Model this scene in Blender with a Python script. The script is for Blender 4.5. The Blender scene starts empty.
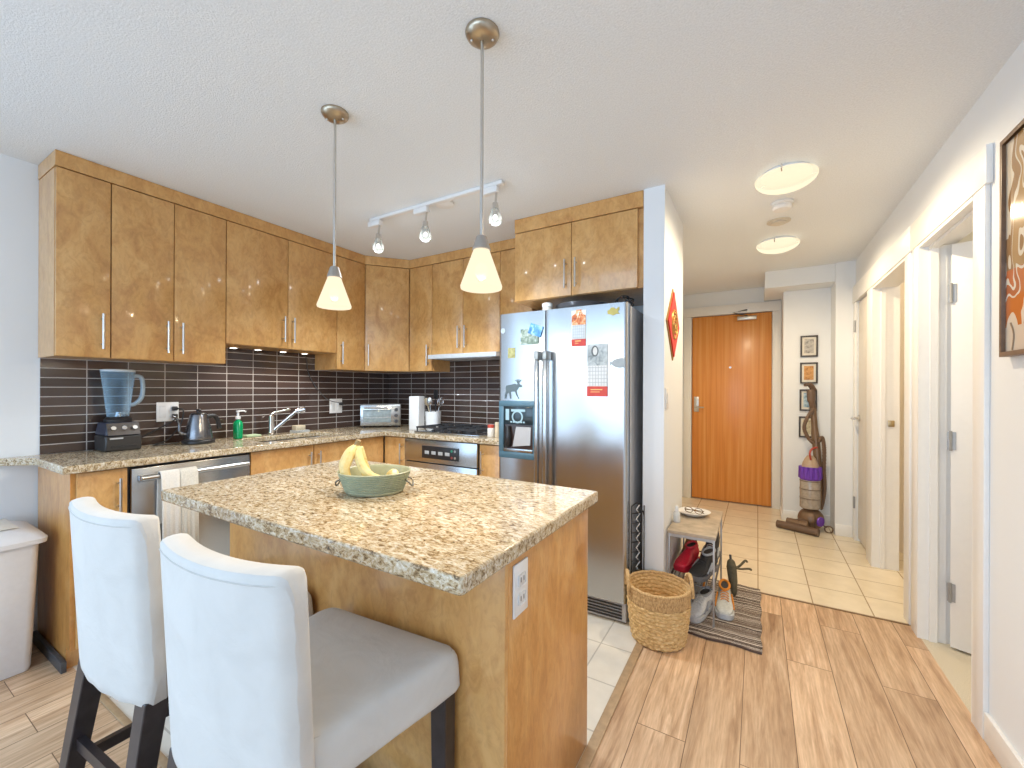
import bpy, bmesh, math, random
from mathutils import Vector, Matrix
random.seed(7)
S = bpy.context.scene
C = S.collection
PI = math.pi
R = math.radians

# ------------------------------------------------------------------ camera
cam = bpy.data.cameras.new('camera')
cam.sensor_width = 36.0
cam.lens = 36.0 * 416.1 / 1024.0
cam.shift_y = (389.2 - 384.0) / 1024.0
cam.clip_start = 0.02
cam_o = bpy.data.objects.new('camera', cam)
C.objects.link(cam_o)
cam_o.location = (0, 0, 1.295)
cam_o.rotation_euler = (Matrix.Rotation(R(30.53), 3, 'Z') @ Matrix.Rotation(R(90), 3, 'X') @ Matrix.Rotation(0.004, 3, 'Z')).to_euler()
S.camera = cam_o
# ------------------------------------------------------------------ view, world, daylight
S.view_settings.view_transform = 'Standard'
S.view_settings.look = 'None'
S.view_settings.exposure = 0.20
S.view_settings.gamma = 1.0
S.view_settings.use_curve_mapping = False
S.cycles.use_denoising = True
S.cycles.max_bounces = 10
S.cycles.diffuse_bounces = 6
S.cycles.sample_clamp_indirect = 8.0
W = bpy.data.worlds.new('world')
S.world = W
W.use_nodes = True
W.node_tree.nodes['Background'].inputs[0].default_value = (0.55, 0.76, 1.0, 1)
W.node_tree.nodes['Background'].inputs[1].default_value = 1.2


def area(name, loc, rot, sx, sy, power, col):
    l = bpy.data.lights.new(name, 'AREA')
    l.shape = 'RECTANGLE'
    l.size, l.size_y, l.energy, l.color = sx, sy, power, col
    o = bpy.data.objects.new(name, l)
    o.location, o.rotation_euler = loc, rot
    C.objects.link(o)
    return o


def point(name, loc, power, col, r=0.03):
    l = bpy.data.lights.new(name, 'POINT')
    l.energy, l.color, l.shadow_soft_size = power, col, r
    o = bpy.data.objects.new(name, l)
    o.location = loc
    C.objects.link(o)
    return o


def spot(name, loc, power, col, ang, r=0.02):
    l = bpy.data.lights.new(name, 'SPOT')
    l.energy, l.color, l.shadow_soft_size, l.spot_size, l.spot_blend = power, col, r, ang, 0.6
    o = bpy.data.objects.new(name, l)
    o.location = loc
    C.objects.link(o)
    return o


# daylight through the window wall behind the camera and the glazed side of the living room
area('window_daylight', (-1.25, -3.32, 1.5), (R(90), 0, 0), 3.5, 1.75, 66, (0.55, 0.76, 1.0))
area('balcony_daylight', (-3.26, -1.7, 1.25), (R(90), 0, R(-90)), 2.2, 2.2, 40, (0.55, 0.76, 1.0))

# ------------------------------------------------------------------ material helpers
MAT = {}


class N:
    def __init__(s, name):
        s.m = bpy.data.materials.new(name)
        s.m.use_nodes = True
        s.t = s.m.node_tree
        s.b = s.t.nodes['Principled BSDF']

    def n(s, typ, ins=None, **props):
        x = s.t.nodes.new('ShaderNode' + typ)
        for k, v in props.items():
            setattr(x, k, v)
        for k, v in (ins or {}).items():
            if isinstance(v, tuple) and len(v) == 2 and hasattr(v[0], 'outputs'):
                s.t.links.new(v[0].outputs[v[1]], x.inputs[k])
            elif hasattr(v, 'outputs'):
                s.t.links.new(v.outputs[0], x.inputs[k])
            else:
                x.inputs[k].default_value = v
        return x

    def set(s, **k):
        names = dict(col='Base Color', rough='Roughness', metal='Metallic', normal='Normal', coat='Coat Weight', coatr='Coat Roughness',
                     alpha='Alpha', trans='Transmission Weight', ior='IOR', emc='Emission Color', ems='Emission Strength', spec='Specular IOR Level', sheen='Sheen Weight', aniso='Anisotropic')
        for a, v in k.items():
            i = s.b.inputs[names[a]]
            if isinstance(v, tuple) and len(v) == 2 and hasattr(v[0], 'outputs'):
                s.t.links.new(v[0].outputs[v[1]], i)
            elif hasattr(v, 'outputs'):
                s.t.links.new(v.outputs[0], i)
            else:
                i.default_value = v
        return s

    def coords(s, scale=(1, 1, 1), loc=(0, 0, 0), rot=(0, 0, 0), kind='Object'):
        tc = s.n('TexCoord')
        return s.n('Mapping', {'Vector': (tc, kind), 'Scale': scale, 'Location': loc, 'Rotation': rot})

    def noise(s, vec, scale, detail=4, rough=.55, dist=0):
        return s.n('TexNoise', {'Vector': vec, 'Scale': scale, 'Detail': detail, 'Roughness': rough, 'Distortion': dist})

    def ramp(s, fac, stops, interp='LINEAR'):
        r = s.n('ValToRGB', {'Fac': fac})
        cr = r.color_ramp
        cr.interpolation = interp
        while len(cr.elements) < len(stops):
            cr.elements.new(0.5)
        for e, (p, c) in zip(cr.elements, stops):
            e.position = p
            e.color = c if len(c) == 4 else (*c, 1)
        return r

    def bump(s, h, strength=.2, dist=.01):
        return s.n('Bump', {'Height': h, 'Strength': strength, 'Distance': dist})

    def mix(s, fac, a, b, blend='MIX'):
        x = s.n('Mix', data_type='RGBA', blend_type=blend)
        for idx, v in ((0, fac), (6, a), (7, b)):
            if isinstance(v, tuple) and len(v) == 2 and hasattr(v[0], 'outputs'):
                s.t.links.new(v[0].outputs[v[1]], x.inputs[idx])
            elif hasattr(v, 'outputs'):
                s.t.links.new(v.outputs[0], x.inputs[idx])
            else:
                x.inputs[idx].default_value = v if not isinstance(v, tuple) or len(v) == 4 else (*v, 1)
        return (x, 2)


def plain(name, col, rough=.5, metal=0, nscale=40, var=.06, bump=0.0, **k):
    """procedural material: a colour with a slight noise variation"""
    if name in MAT:
        return MAT[name]
    a = N(name)
    co = a.coords()
    no = a.noise(co, nscale, 3)
    d = tuple(max(0, c * (1 - var)) for c in col)
    u = tuple(min(1, c * (1 + var)) for c in col)
    a.set(col=a.ramp(no, [(.3, d), (.7, u)]), rough=rough, metal=metal, **k)
    if bump:
        a.set(normal=a.bump(no, bump, .004))
    MAT[name] = a.m
    return a.m


def emis(name, col, strength):
    a = N(name)
    a.set(col=(*col, 1), emc=(*col, 1), ems=strength, rough=.4)
    return a.m


def frosted(name, col, strength, fac):
    """lit frosted glass: part of the lamp's light passes straight, the glass itself glows"""
    a = N(name)
    t = a.n('BsdfTransparent')
    e = a.n('Emission', {'Color': (*col, 1), 'Strength': strength})
    mx = a.n('MixShader', {0: fac, 1: t, 2: e})
    a.t.links.new(mx.outputs[0], a.t.nodes['Material Output'].inputs[0])
    return a.m


def glass(name, col, fac=.18, rough=.03, blend=.35):
    """thin clear glass or plastic: mostly transparent with a glossy skin"""
    a = N(name)
    a.set(col=(*col, 1), rough=rough, metal=0)
    t = a.n('BsdfTransparent', {'Color': tuple(1 - (1 - c) * .35 for c in col) + (1,)})
    lw = a.n('LayerWeight', {'Blend': blend})
    f = a.n('Math', {0: (lw, 1), 1: fac}, operation='ADD')
    mx = a.n('MixShader', {0: f, 1: t, 2: a.b})
    a.t.links.new(mx.outputs[0], a.t.nodes['Material Output'].inputs[0])
    return a.m


def wall_mat(name, col, bump=.05):
    a = N(name)
    co = a.coords()
    no = a.noise(co, 180, 2)
    a.set(col=a.ramp(a.noise(co, 2, 2), [(.3, tuple(c * .985 for c in col)), (.7, col)]), rough=.6, normal=a.bump(no, bump, .002))
    return a.m


M_wall = wall_mat('wall_paint', (.80, .825, .85))
M_trim = plain('trim_paint', (.84, .84, .83), .35, var=.01)
a = N('ceiling_texture')
co = a.coords()
n1 = a.noise(co, 150, 4, .6)
a.set(col=a.ramp(n1, [(.35, (.755, .79, .825)), (.65, (.84, .875, .91))]), rough=.85, normal=a.bump(n1, .35, .007))
M_ceil = a.m

# laminate planks running along y, 0.175 wide
a = N('oak_laminate')
co = a.coords(rot=(0, 0, R(90)), loc=(0, .049, 0))
br = a.n('TexBrick', {'Vector': co, 'Color1': (0, 0, 0, 1), 'Color2': (1, 1, 1, 1), 'Mortar': (.5, .5, .5, 1), 'Scale': 1.0, 'Mortar Size': .0016, 'Mortar Smooth': .2, 'Bias': 0, 'Brick Width': 1.2, 'Row Height': .175}, offset=.37, offset_frequency=2)
cg = a.coords(scale=(14, 1.1, 1))
off = a.n('VectorMath', {0: cg, 1: (br, 0)}, operation='ADD')
mulv = a.n('VectorMath', {0: (br, 0), 1: (37, 19, 5)}, operation='MULTIPLY')
off = a.n('VectorMath', {0: cg, 1: mulv}, operation='ADD')
g1 = a.noise(off, 1.6, 6, .6, 1.2)
g2 = a.noise(off, 9, 4, .6)
base = a.ramp(g1, [(.28, (.37, .22, .125)), (.42, (.54, .355, .215)), (.60, (.69, .49, .32)), (.8, (.77, .58, .41))])
fine = a.ramp(g2, [(.35, (.84, .81, .78)), (.65, (1.06, 1.06, 1.06))])
c1 = a.mix(1.0, (base, 0), (fine, 0), 'MULTIPLY')
tone = a.ramp((br, 0), [(0, (.84, .82, .80)), (1, (1.12, 1.12, 1.12))])
c2 = a.mix(1.0, c1, (tone, 0), 'MULTIPLY')
c3 = a.mix((br, 1), c2, (.16, .09, .045))
a.set(col=c3, rough=.33, normal=a.bump(g2, .08, .002))
M_wood_floor = a.m


def tile_mat(name, size, x0, y0, c_a, c_b, grout, rough=.25):
    a = N(name)
    co = a.coords(loc=(-x0, -y0, 0))
    br = a.n('TexBrick', {'Vector': co, 'Color1': (*c_a, 1), 'Color2': (*c_b, 1), 'Mortar': (*grout, 1), 'Scale': 1, 'Mortar Size': .0035, 'Mortar Smooth': .1, 'Bias': 0, 'Brick Width': size, 'Row Height': size}, offset=0, offset_frequency=2)
    no = a.noise(co, 7, 5, .6)
    v = a.ramp(no, [(.3, (.92, .91, .89)), (.7, (1.04, 1.04, 1.03))])
    inv = a.n('Math', {0: 1.0, 1: (br, 1)}, operation='SUBTRACT')
    a.set(col=a.mix(1, (br, 0), (v, 0), 'MULTIPLY'), rough=rough, normal=a.bump(inv, .4, .003))
    return a.m


M_tile_k = tile_mat('porcelain_tile', .274, -.684, 1.517, (.74, .71, .64), (.77, .74, .68), (.52, .49, .44))
M_tile_h = tile_mat('porcelain_tile_lamplit', .2875, .008, 3.10, (.80, .71, .55), (.83, .74, .58), (.44, .34, .22))  # same kind of tile, with the hall lamps' warm light put into its colours
M_carpet = plain('beige_carpet', (.62, .56, .45), .95, nscale=300, var=.2, bump=.4)

# lacquered burl maple
def burl(name, dark, mid, light, stretch=(1, 1, .6)):
    a = N(name)
    oi = a.n('ObjectInfo')
    co = a.coords(scale=stretch)
    sh = a.n('VectorMath', {0: (oi, 5), 1: (9.1, 7.3, 3.7)}, operation='MULTIPLY')
    v = a.n('VectorMath', {0: co, 1: sh}, operation='ADD')
    n1 = a.noise(v, 9, 7, .62, .8)
    n2 = a.noise(v, 30, 5, .6, 1.5)
    c = a.ramp(n1, [(.30, dark), (.47, mid), (.66, light)])
    f = a.ramp(n2, [(.34, (.86, .83, .80)), (.56, (1.0, 1.0, 1.0))])
    a.set(col=a.mix(1, (c, 0), (f, 0), 'MULTIPLY'), rough=.32, coat=.55, coatr=.10)
    return a.m


M_burl = burl('burl_maple', (.51, .245, .074), (.625, .338, .112), (.70, .41, .158))
M_burl_side = burl('burl_maple_veneer', (.50, .215, .05), (.63, .295, .075), (.70, .37, .12), (1.5, 1.5, .5))
M_edge = plain('cabinet_shadow_gap', (.10, .055, .025), .6)

# straight-grained entry door
a = N('fir_door')
co = a.coords(scale=(22, 1, .5))
g = a.noise(co, 1.5, 5, .6, .3)
a.set(col=a.ramp(g, [(.3, (.60, .205, .035)), (.5, (.70, .275, .055)), (.7, (.76, .36, .10))]), rough=.35, coat=.25, coatr=.2)
M_door = a.m

# granite
a = N('granite')
co = a.coords(scale=(1.0, 2.0, 1.6), rot=(0, 0, R(22)))
n1 = a.noise(co, 46, 6, .68, .9)
n2 = a.noise(co, 85, 4, .7, .6)
n3 = a.noise(co, 6, 3, .5, .5)
c = a.ramp(n1, [(.32, (.06, .045, .035)), (.39, (.25, .165, .085)), (.455, (.48, .36, .21)), (.54, (.64, .56, .42)), (.66, (.79, .76, .69))])
sp = a.ramp(n2, [(.31, (.16, .13, .11)), (.40, (.84, .81, .77)), (.6, (1.06, 1.05, 1.03))])
v3 = a.ramp(n3, [(.35, (.90, .88, .86)), (.65, (1.06, 1.06, 1.06))])
c = a.mix(1, a.mix(1, (c, 0), (sp, 0), 'MULTIPLY'), (v3, 0), 'MULTIPLY')
a.set(col=c, rough=.10, spec=.6)
M_granite = a.m

def splash(name, axis, u0):
    a = N(name)
    tc = a.n('TexCoord')
    sx = a.n('SeparateXYZ', {0: (tc, 3)})
    cb = a.n('CombineXYZ', {0: (sx, axis), 1: (sx, 2), 2: 0.0})
    mp = a.n('Mapping', {'Vector': cb, 'Location': (-u0, -.946, 0)})
    br = a.n('TexBrick', {'Vector': mp, 'Color1': (.042, .026, .021, 1), 'Color2': (.070, .045, .037, 1), 'Mortar': (.50, .46, .44, 1), 'Scale': 1, 'Mortar Size': .0022, 'Mortar Smooth': .1, 'Bias': 0, 'Brick Width': .176, 'Row Height': .05}, offset=0, offset_frequency=2)
    inv = a.n('Math', {0: 1.0, 1: (br, 1)}, operation='SUBTRACT')
    rg = a.n('MapRange', {0: (br, 1), 1: 0.0, 2: 1.0, 3: .12, 4: .7})
    a.set(col=(br, 0), rough=rg, normal=a.bump(inv, .5, .002), spec=.7)
    return a.m


M_splash_l = splash('brown_glass_tile', 1, .787)
M_splash_b = splash('brown_glass_tile_return', 0, -3.232 + .002)

def steel(name, col, rough, sc):
    a = N(name)
    co = a.coords(scale=sc)
    n1 = a.noise(co, 3, 4, .7)
    r = a.n('MapRange', {0: n1, 1: .3, 2: .7, 3: rough * .93, 4: rough * 1.08})
    a.set(col=a.ramp(n1, [(.3, tuple(c * .94 for c in col)), (.7, col)]), rough=r, metal=1.0)
    return a.m


M_steel = steel('brushed_steel', (.50, .515, .53), .24, (3, 3, 1))
M_steel_side = plain('grey_enamel_steel', (.50, .50, .51), .4, .1, var=.03)
M_chrome = plain('chrome', (.82, .82, .83), .10, 1, var=.02)
M_nickel = plain('satin_nickel', (.62, .60, .57), .28, 1, var=.03)
M_hinge = plain('hinge_steel', (.40, .41, .42), .5, .6, var=.05)
M_bronze = plain('warm_nickel_canopy', (.46, .385, .29), .33, 1, var=.05)
M_black = plain('black_plastic', (.018, .018, .02), .35, var=.1)
M_dkgrey = plain('dark_grey_plastic', (.07, .07, .075), .4, var=.1)
M_white_pl = plain('white_plastic', (.80, .80, .80), .3, var=.02)
M_iron = plain('cast_iron', (.03, .03, .033), .5, var=.2)
M_espresso = plain('espresso_wood', (.035, .028, .03), .28, nscale=20, var=.3)
a = N('linen_slipcover')
co = a.coords()
wv = a.noise(co, 420, 2, .5)
wr = a.noise(co, 9, 4, .55, .6)
a.set(col=a.ramp(wr, [(.3, (.60, .58, .55)), (.7, (.66, .64, .61))]), rough=.9, sheen=.25, normal=a.n('Bump', {'Height': wv, 'Strength': .12, 'Distance': .002, 'Normal': a.bump(wr, .35, .012)}))
M_linen = a.m
M_seam = plain('linen_piping', (.55, .53, .50), .9)

# ------------------------------------------------------------------ mesh helpers
def BM():
    return bmesh.new()


def box(bm, x0, x1, y0, y1, z0, z1, bev=0.0, seg=2):
    vs = [bm.verts.new((x, y, z)) for z in (z0, z1) for y in (y0, y1) for x in (x0, x1)]
    fs = [bm.faces.new([vs[i] for i in f]) for f in ((0, 2, 3, 1), (4, 5, 7, 6), (0, 1, 5, 4), (2, 6, 7, 3), (0, 4, 6, 2), (1, 3, 7, 5))]
    if bev > 0:
        es = {e for f in fs for e in f.edges}
        bmesh.ops.bevel(bm, geom=list(es), offset=bev, segments=seg, profile=.5, affect='EDGES')
    return bm


def loft(bm, rings, caps=True, closed=True):
    vr = [[bm.verts.new(p) for p in r] for r in rings]
    n = len(vr[0])
    for a, b in zip(vr, vr[1:]):
        for i in range(n if closed else n - 1):
            j = (i + 1) % n
            bm.faces.new((a[i], a[j], b[j], b[i]))
    if caps:
        bm.faces.new(list(reversed(vr[0])))
        bm.faces.new(vr[-1])
    return bm


def frame_of(d):
    d = d.normalized()
    u = Vector((0, 0, 1)) if abs(d.z) < .95 else Vector((1, 0, 0))
    s = d.cross(u).normalized()
    return s, s.cross(d).normalized()


def cyl(bm, p0, p1, r0, r1=None, seg=16, caps=True):
    p0, p1 = Vector(p0), Vector(p1)
    r1 = r0 if r1 is None else r1
    s, t = frame_of(p1 - p0)
    rings = [[p + (s * math.cos(2 * PI * k / seg) + t * math.sin(2 * PI * k / seg)) * r for k in range(seg)] for p, r in ((p0, r0), (p1, r1))]
    return loft(bm, rings, caps)


def spline(pts, n=6):
    P = [Vector(p) for p in pts]
    out = []
    for i in range(len(P) - 1):
        a, b, c, d = P[max(i - 1, 0)], P[i], P[i + 1], P[min(i + 2, len(P) - 1)]
        for k in range(n):
            t = k / n
            out.append(.5 * ((2 * b) + (c - a) * t + (2 * a - 5 * b + 4 * c - d) * t * t + (3 * b - a - 3 * c + d) * t ** 3))
    out.append(P[-1])
    return out


def tube(bm, pts, r, seg=8, smooth=0, flat=1.0):
    P = spline(pts, smooth) if smooth else [Vector(p) for p in pts]
    rings = []
    s_prev = None
    for i, p in enumerate(P):
        d = (P[min(i + 1, len(P) - 1)] - P[max(i - 1, 0)])
        s, t = frame_of(d)
        if s_prev is not None:
            dn = d.normalized()
            s = (s_prev - dn * s_prev.dot(dn))
            s = s.normalized() if s.length > 1e-5 else frame_of(d)[0]
            t = s.cross(dn).normalized()
        s_prev = s
        rr = r[i * (len(r) - 1) // max(len(P) - 1, 1)] if isinstance(r, (list, tuple)) else r
        rings.append([p + s * math.cos(2 * PI * k / seg) * rr + t * math.sin(2 * PI * k / seg) * rr * flat for k in range(seg)])
    return loft(bm, rings)


def lathe(bm, prof, c=(0, 0, 0), seg=32, sx=1, sy=1, caps=True, rotz=0):
    rings = [[(c[0] + r * sx * math.cos(2 * PI * k / seg), c[1] + r * sy * math.sin(2 * PI * k / seg), c[2] + z) for k in range(seg)] for r, z in prof]
    return loft(bm, rings, caps)


def prism(bm, poly, z0, z1):
    n = len(poly)
    A = [bm.verts.new((p[0], p[1], z0)) for p in poly]
    B = [bm.verts.new((p[0], p[1], z1)) for p in poly]
    bm.faces.new(list(reversed(A)))
    bm.faces.new(B)
    for i in range(n):
        j = (i + 1) % n
        bm.faces.new((A[i], A[j], B[j], B[i]))
    return bm


def prism_y(bm, poly, y0, y1):
    """poly in x,z extruded along y"""
    b2 = BM()
    prism(b2, poly, 0, 1)
    vm = {}
    for v in b2.verts:
        vm[v] = bm.verts.new((v.co.x, y0 + (y1 - y0) * v.co.z, v.co.y))
    for f in b2.faces:
        bm.faces.new([vm[v] for v in f.verts])
    b2.free()
    return bm


def sphere(bm, c, r, sx=1, sy=1, sz=1, u=24, v=12):
    m = Matrix.Translation(c) @ Matrix.Diagonal((sx, sy, sz, 1))
    bmesh.ops.create_uvsphere(bm, u_segments=u, v_segments=v, radius=r, matrix=m)
    return bm


def obj(name, bm, mat, parent=None, smooth=True, bevel=0, sub=0, world=True):
    bmesh.ops.remove_doubles(bm, verts=bm.verts, dist=1e-6)
    bmesh.ops.recalc_face_normals(bm, faces=bm.faces)
    if parent is not None and world:
        bm.transform(parent_world(parent).inverted())
    me = bpy.data.meshes.new(name)
    bm.to_mesh(me)
    bm.free()
    o = bpy.data.objects.new(name, me)
    C.objects.link(o)
    me.materials.append(mat)
    if parent is not None:
        o.parent = parent
    if smooth:
        me.polygons.foreach_set('use_smooth', [True] * len(me.polygons))
        try:
            me.set_sharp_from_angle(angle=R(38))
        except Exception:
            pass
    if bevel:
        b = o.modifiers.new('bevel', 'BEVEL')
        b.width, b.segments, b.limit_method, b.angle_limit = bevel, 2, 'ANGLE', R(40)
    if sub:
        sb = o.modifiers.new('sub', 'SUBSURF')
        sb.levels = sb.render_levels = sub
    return o


def parent_world(o):
    m = Matrix.LocRotScale(o.location, o.rotation_euler, o.scale)
    return parent_world(o.parent) @ m if o.parent else m


def tag(o, label, cat, group=None, kind=None):
    if label:
        o['label'] = label
    if cat:
        o['category'] = cat
    if group:
        o['group'] = group
    if kind:
        o['kind'] = kind
    return o


def thing(name, label, cat, loc=(0, 0, 0), rotz=0, group=None):
    o = bpy.data.objects.new(name, None)
    o.empty_display_size = .05
    C.objects.link(o)
    o.location = loc
    o.rotation_euler = (0, 0, rotz)
    return tag(o, label, cat, group)


def struct(name, bm, mat, smooth=False, parent=None, bevel=0):
    o = obj(name, bm, mat, parent, smooth=smooth, bevel=bevel)
    if parent is None:
        o['kind'] = 'structure'
    return o


def copy_tree(o, parent=None):
    c = o.copy()
    C.objects.link(c)
    if parent is not None:
        c.parent = parent
    for ch in [x for x in bpy.data.objects if x.parent == o]:
        copy_tree(ch, c)
    return c


# ================================================================== THE ROOM
H = 2.44
XL, XR, YB, YR = -3.2, .742, 2.975, -3.3
XT = -.524      # tile / plank border
# floors
struct('floor', box(BM(), XT, XR, YR, 3.098, -.05, 0), M_wood_floor)
struct('floor', box(BM(), XL, XT, YR, .63, -.05, 0), M_wood_floor)
struct('floor', box(BM(), XL, XT, .63, 3.0, -.05, 0), M_tile_k)
struct('floor', box(BM(), -1.2, 3.2, 3.098, 5.6, -.05, 0), M_tile_h)
struct('floor', box(BM(), XR, 3.2, .6, 3.098, -.05, 0), M_carpet)
# transition strips
b = BM(); box(b, XT - .004, XT + .034, .9, 2.425, .0, .007, .003)
struct('trim_1', b, plain('transition_oak', (.42, .29, .17), .35, var=.12), True)
b = BM(); box(b, -.44, .727, 3.088, 3.106, .0, .004, .0015)
struct('trim_2', b, plain('transition_dark', (.24, .15, .08), .4, var=.12), True)
b = BM(); box(b, -2.62, -.55, .618, .642, .0, .006, .002)
struct('trim_3', b, plain('transition_oak', (.42, .29, .17), .35), True)
# ceiling
struct('ceiling', box(BM(), XL - .2, 3.2, YR - .2, 5.7, H, H + .08), M_ceil)
# walls
b = BM()
box(b, XL - .12, XL, -.55, YB + .12, 0, H)
box(b, XL - .12, XL, YR, -2.85, 0, H)
box(b, XL - .12, XL, -2.85, -.55, 2.35, H)
box(b, XL - .12, XL, -2.85, -.55, 0, .12)
struct('wall_left', b, M_wall)
struct('wall_back', box(BM(), XL, -.563, YB, 3.09, 0, H), M_wall)
struct('wall_partition', box(BM(), -.563, -.448, 2.43, 3.09, 0, H), M_wall)
struct('wall_hall_left', box(BM(), -1.0, -.88, 3.09, 5.4, 0, H), M_wall)
b = BM()
box(b, -1.0, -.69, 5.4, 5.52, 0, H); box(b, .15, .9, 5.4, 5.52, 0, H); box(b, -.69, .15, 5.4, 5.52, 2.172, H); box(b, -.69, .15, 5.46, 5.52, 0, 2.172)  # last box: slab added behind the door to stop outside light leaking in
struct('wall_hall_end', b, M_wall)
b = BM()
box(b, .222, XR, 4.97, 5.4, 0, 2.28); box(b, .602, XR, 4.69, 4.97, 0, H)
struct('wall_niche', b, M_wall)
struct('trim_4', box(BM(), .06, XR, 4.715, 5.4, 2.281, H), M_wall)          # dropped soffit over the niche
XW = .868
b = BM()
for y0, y1 in ((YR, 2.31), (2.985, 3.19), (4.005, 4.16), (4.60, 4.97)):
    box(b, XR, XW, y0, y1, 0, H)
for y0, y1 in ((2.31, 2.985), (3.19, 4.005), (4.16, 4.60)):
    box(b, XR, XW, y0, y1, 2.065, H)
struct('wall_right', b, M_wall)
b = BM()
box(b, XL, XR, YR - .12, YR, 0, .62); box(b, XL, XR, YR - .12, YR, 2.38, H)
box(b, XL, -3.0, YR - .12, YR, .62, 2.38); box(b, .5, XR, YR - .12, YR, .62, 2.38)
struct('wall_rear', b, M_wall)
b = BM()
for x in (-3.0, -1.85, -.66, .45):
    box(b, x, x + .05, YR - .09, YR - .03, .62, 2.38)
box(b, -3.0, .5, YR - .09, YR - .03, .62, .67); box(b, -3.0, .5, YR - .09, YR - .03, 2.33, 2.38)
struct('window_1', b, M_trim)
b = BM()
for y in (-2.85, -1.72, -.6):
    box(b, XL - .09, XL - .03, y, y + .05, .12, 2.35)
struct('window_2', b, M_trim)
# rooms behind the two open doorways
b = BM(); box(b, 2.6, 2.72, .6, 3.05, 0, H); box(b, XW, 2.72, .5, .6, 0, H); box(b, XW, 2.72, 3.05, 3.13, 0, H)
struct('wall_bedroom', b, wall_mat('bedroom_paint', (.80, .78, .72)))
b = BM(); box(b, 2.2, 2.32, 3.13, 4.55, 0, H); box(b, XW, 2.3, 4.45, 4.55, 0, H)
struct('wall_bathroom', b, wall_mat('bathroom_paint', (.80, .74, .66)))

# casings, jambs and headers on the right wall
cf = .726
def casing(n, y0, y1, z0, z1, x0=cf):
    struct('trim_%d' % n, box(BM(), x0, XR, y0, y1, z0, z1, .002), M_trim, True)
casing(5, 2.225, 2.31, 0, 2.062); casing(6, 2.985, 3.065, 0, 2.062); casing(7, 2.205, 3.085, 2.062, 2.205, .722)
casing(8, 3.105, 3.19, 0, 2.062); casing(9, 4.005, 4.16, 0, 2.062); casing(10, 4.60, 4.685, 0, 2.062); casing(11, 3.09, 4.689, 2.062, 2.205, .720)
def jamb(n, bxs):
    b = BM()
    for q in bxs:
        box(b, *q)
    return struct('trim_%d' % n, b, M_trim)
# far jamb with stop, head jamb with its stop
jamb(12, [(.727, .835, 2.965, 2.985, 0, 2.062), (.770, .80, 2.950, 2.966, 0, 2.062), (.835, XW, 2.972, 2.985, 0, 2.062), (.727, XW, 2.33, 2.965, 2.045, 2.065), (.765, .80, 2.33, 2.965, 2.03, 2.046), (.727, XW, 2.31, 2.325, 0, 2.062)])
jamb(13, [(.727, XW + .012, 3.985, 4.005, 0, 2.062), (.775, .80, 3.972, 3.986, 0, 2.062), (.727, XW, 3.19, 3.985, 2.045, 2.065), (.727, XW, 3.19, 3.205, 0, 2.045)])
# baseboards
def baseb(n, q):
    struct('baseboard_' + n, box(BM(), *q, .002), M_trim, True)
baseb('right', (.728, XR, YR, 2.224, 0, .105))
baseb('partition', (-.564, -.447, 2.419, 2.43, 0, .085)); baseb('partition_side', (-.448, -.437, 2.43, 3.09, 0, .085))
baseb('niche', (.2225, .60, 4.958, 4.97, 0, .10)); baseb('pillar', (.602, .726, 4.678, 4.69, 0, .10)); baseb('niche_side', (.211, .222, 4.96, 5.30, 0, .06))
baseb('left', (XL, XL + .012, -.55, .58, 0, .10))
baseb('hall_end', (-.88, -.79, 5.388, 5.4, 0, .10))

# entry door
b = BM(); box(b, -.675, .135, 5.405, 5.45, .012, 2.160, .002)
d1 = struct('door_1', b, M_door, True)
b = BM(); box(b, -.655, -.600, 5.395, 5.405, 1.035, 1.215, .004); hb = obj('lock_plate', b, M_nickel, d1)
b = BM(); tube(b, [(-.627, 5.396, 1.09), (-.627, 5.36, 1.09), (-.61, 5.35, 1.09), (-.54, 5.35, 1.09)], .009, 8); cyl(b, (-.627, 5.396, 1.175), (-.627, 5.385, 1.175), .013)
obj('door_handle', b, M_nickel, d1)
b = BM(); cyl(b, (-.27, 5.406, 1.555), (-.27, 5.398, 1.555), .012); obj('peephole', b, M_nickel, d1)
b = BM(); box(b, -.20, -.01, 5.345, 5.405, 2.085, 2.125, .004); obj('door_closer', b, plain('closer_silver', (.55, .53, .48), .35, 1), d1)
b = BM(); tube(b, [(-.10, 5.36, 2.13), (-.24, 5.30, 2.165), (-.12, 5.33, 2.19), (-.10, 5.385, 2.20)], .007, 6); obj('closer_arm', b, M_dkgrey, d1)
b = BM()
for z in (.3, .75, 1.45, 1.95):
    cyl(b, (.142, 5.400, z), (.142, 5.400, z + .09), .008, seg=8)
obj('hinge', b, M_nickel, d1)
struct('trim_14', box(box(box(BM(), -.765, -.68, 5.375, 5.4, 0, 2.165, .002), .140, .218, 5.375, 5.4, 0, 2.165, .002), -.772, .219, 5.370, 5.4, 2.165, 2.272, .002), plain('entry_frame_paint', (.80, .79, .76), .35, var=.01), True)

# bedroom door leaf, opened into the room
d2 = thing('door_2', None, None, (.845, 2.935, 0), R(-24))
d2['kind'] = 'structure'
b = BM(); box(b, 0, .70, -.02, .02, .012, 2.03, .002); obj('door_leaf', b, M_trim, d2, world=False)
for z in (.24, 1.0, 1.74):
    b = BM(); box(b, -.012, .018, -.0235, -.0205, z, z + .09); cyl(b, (.0, -.026, z - .004), (.0, -.026, z + .094), .006, seg=8)
    obj('hinge', b, M_hinge, d2, world=False)
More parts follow.
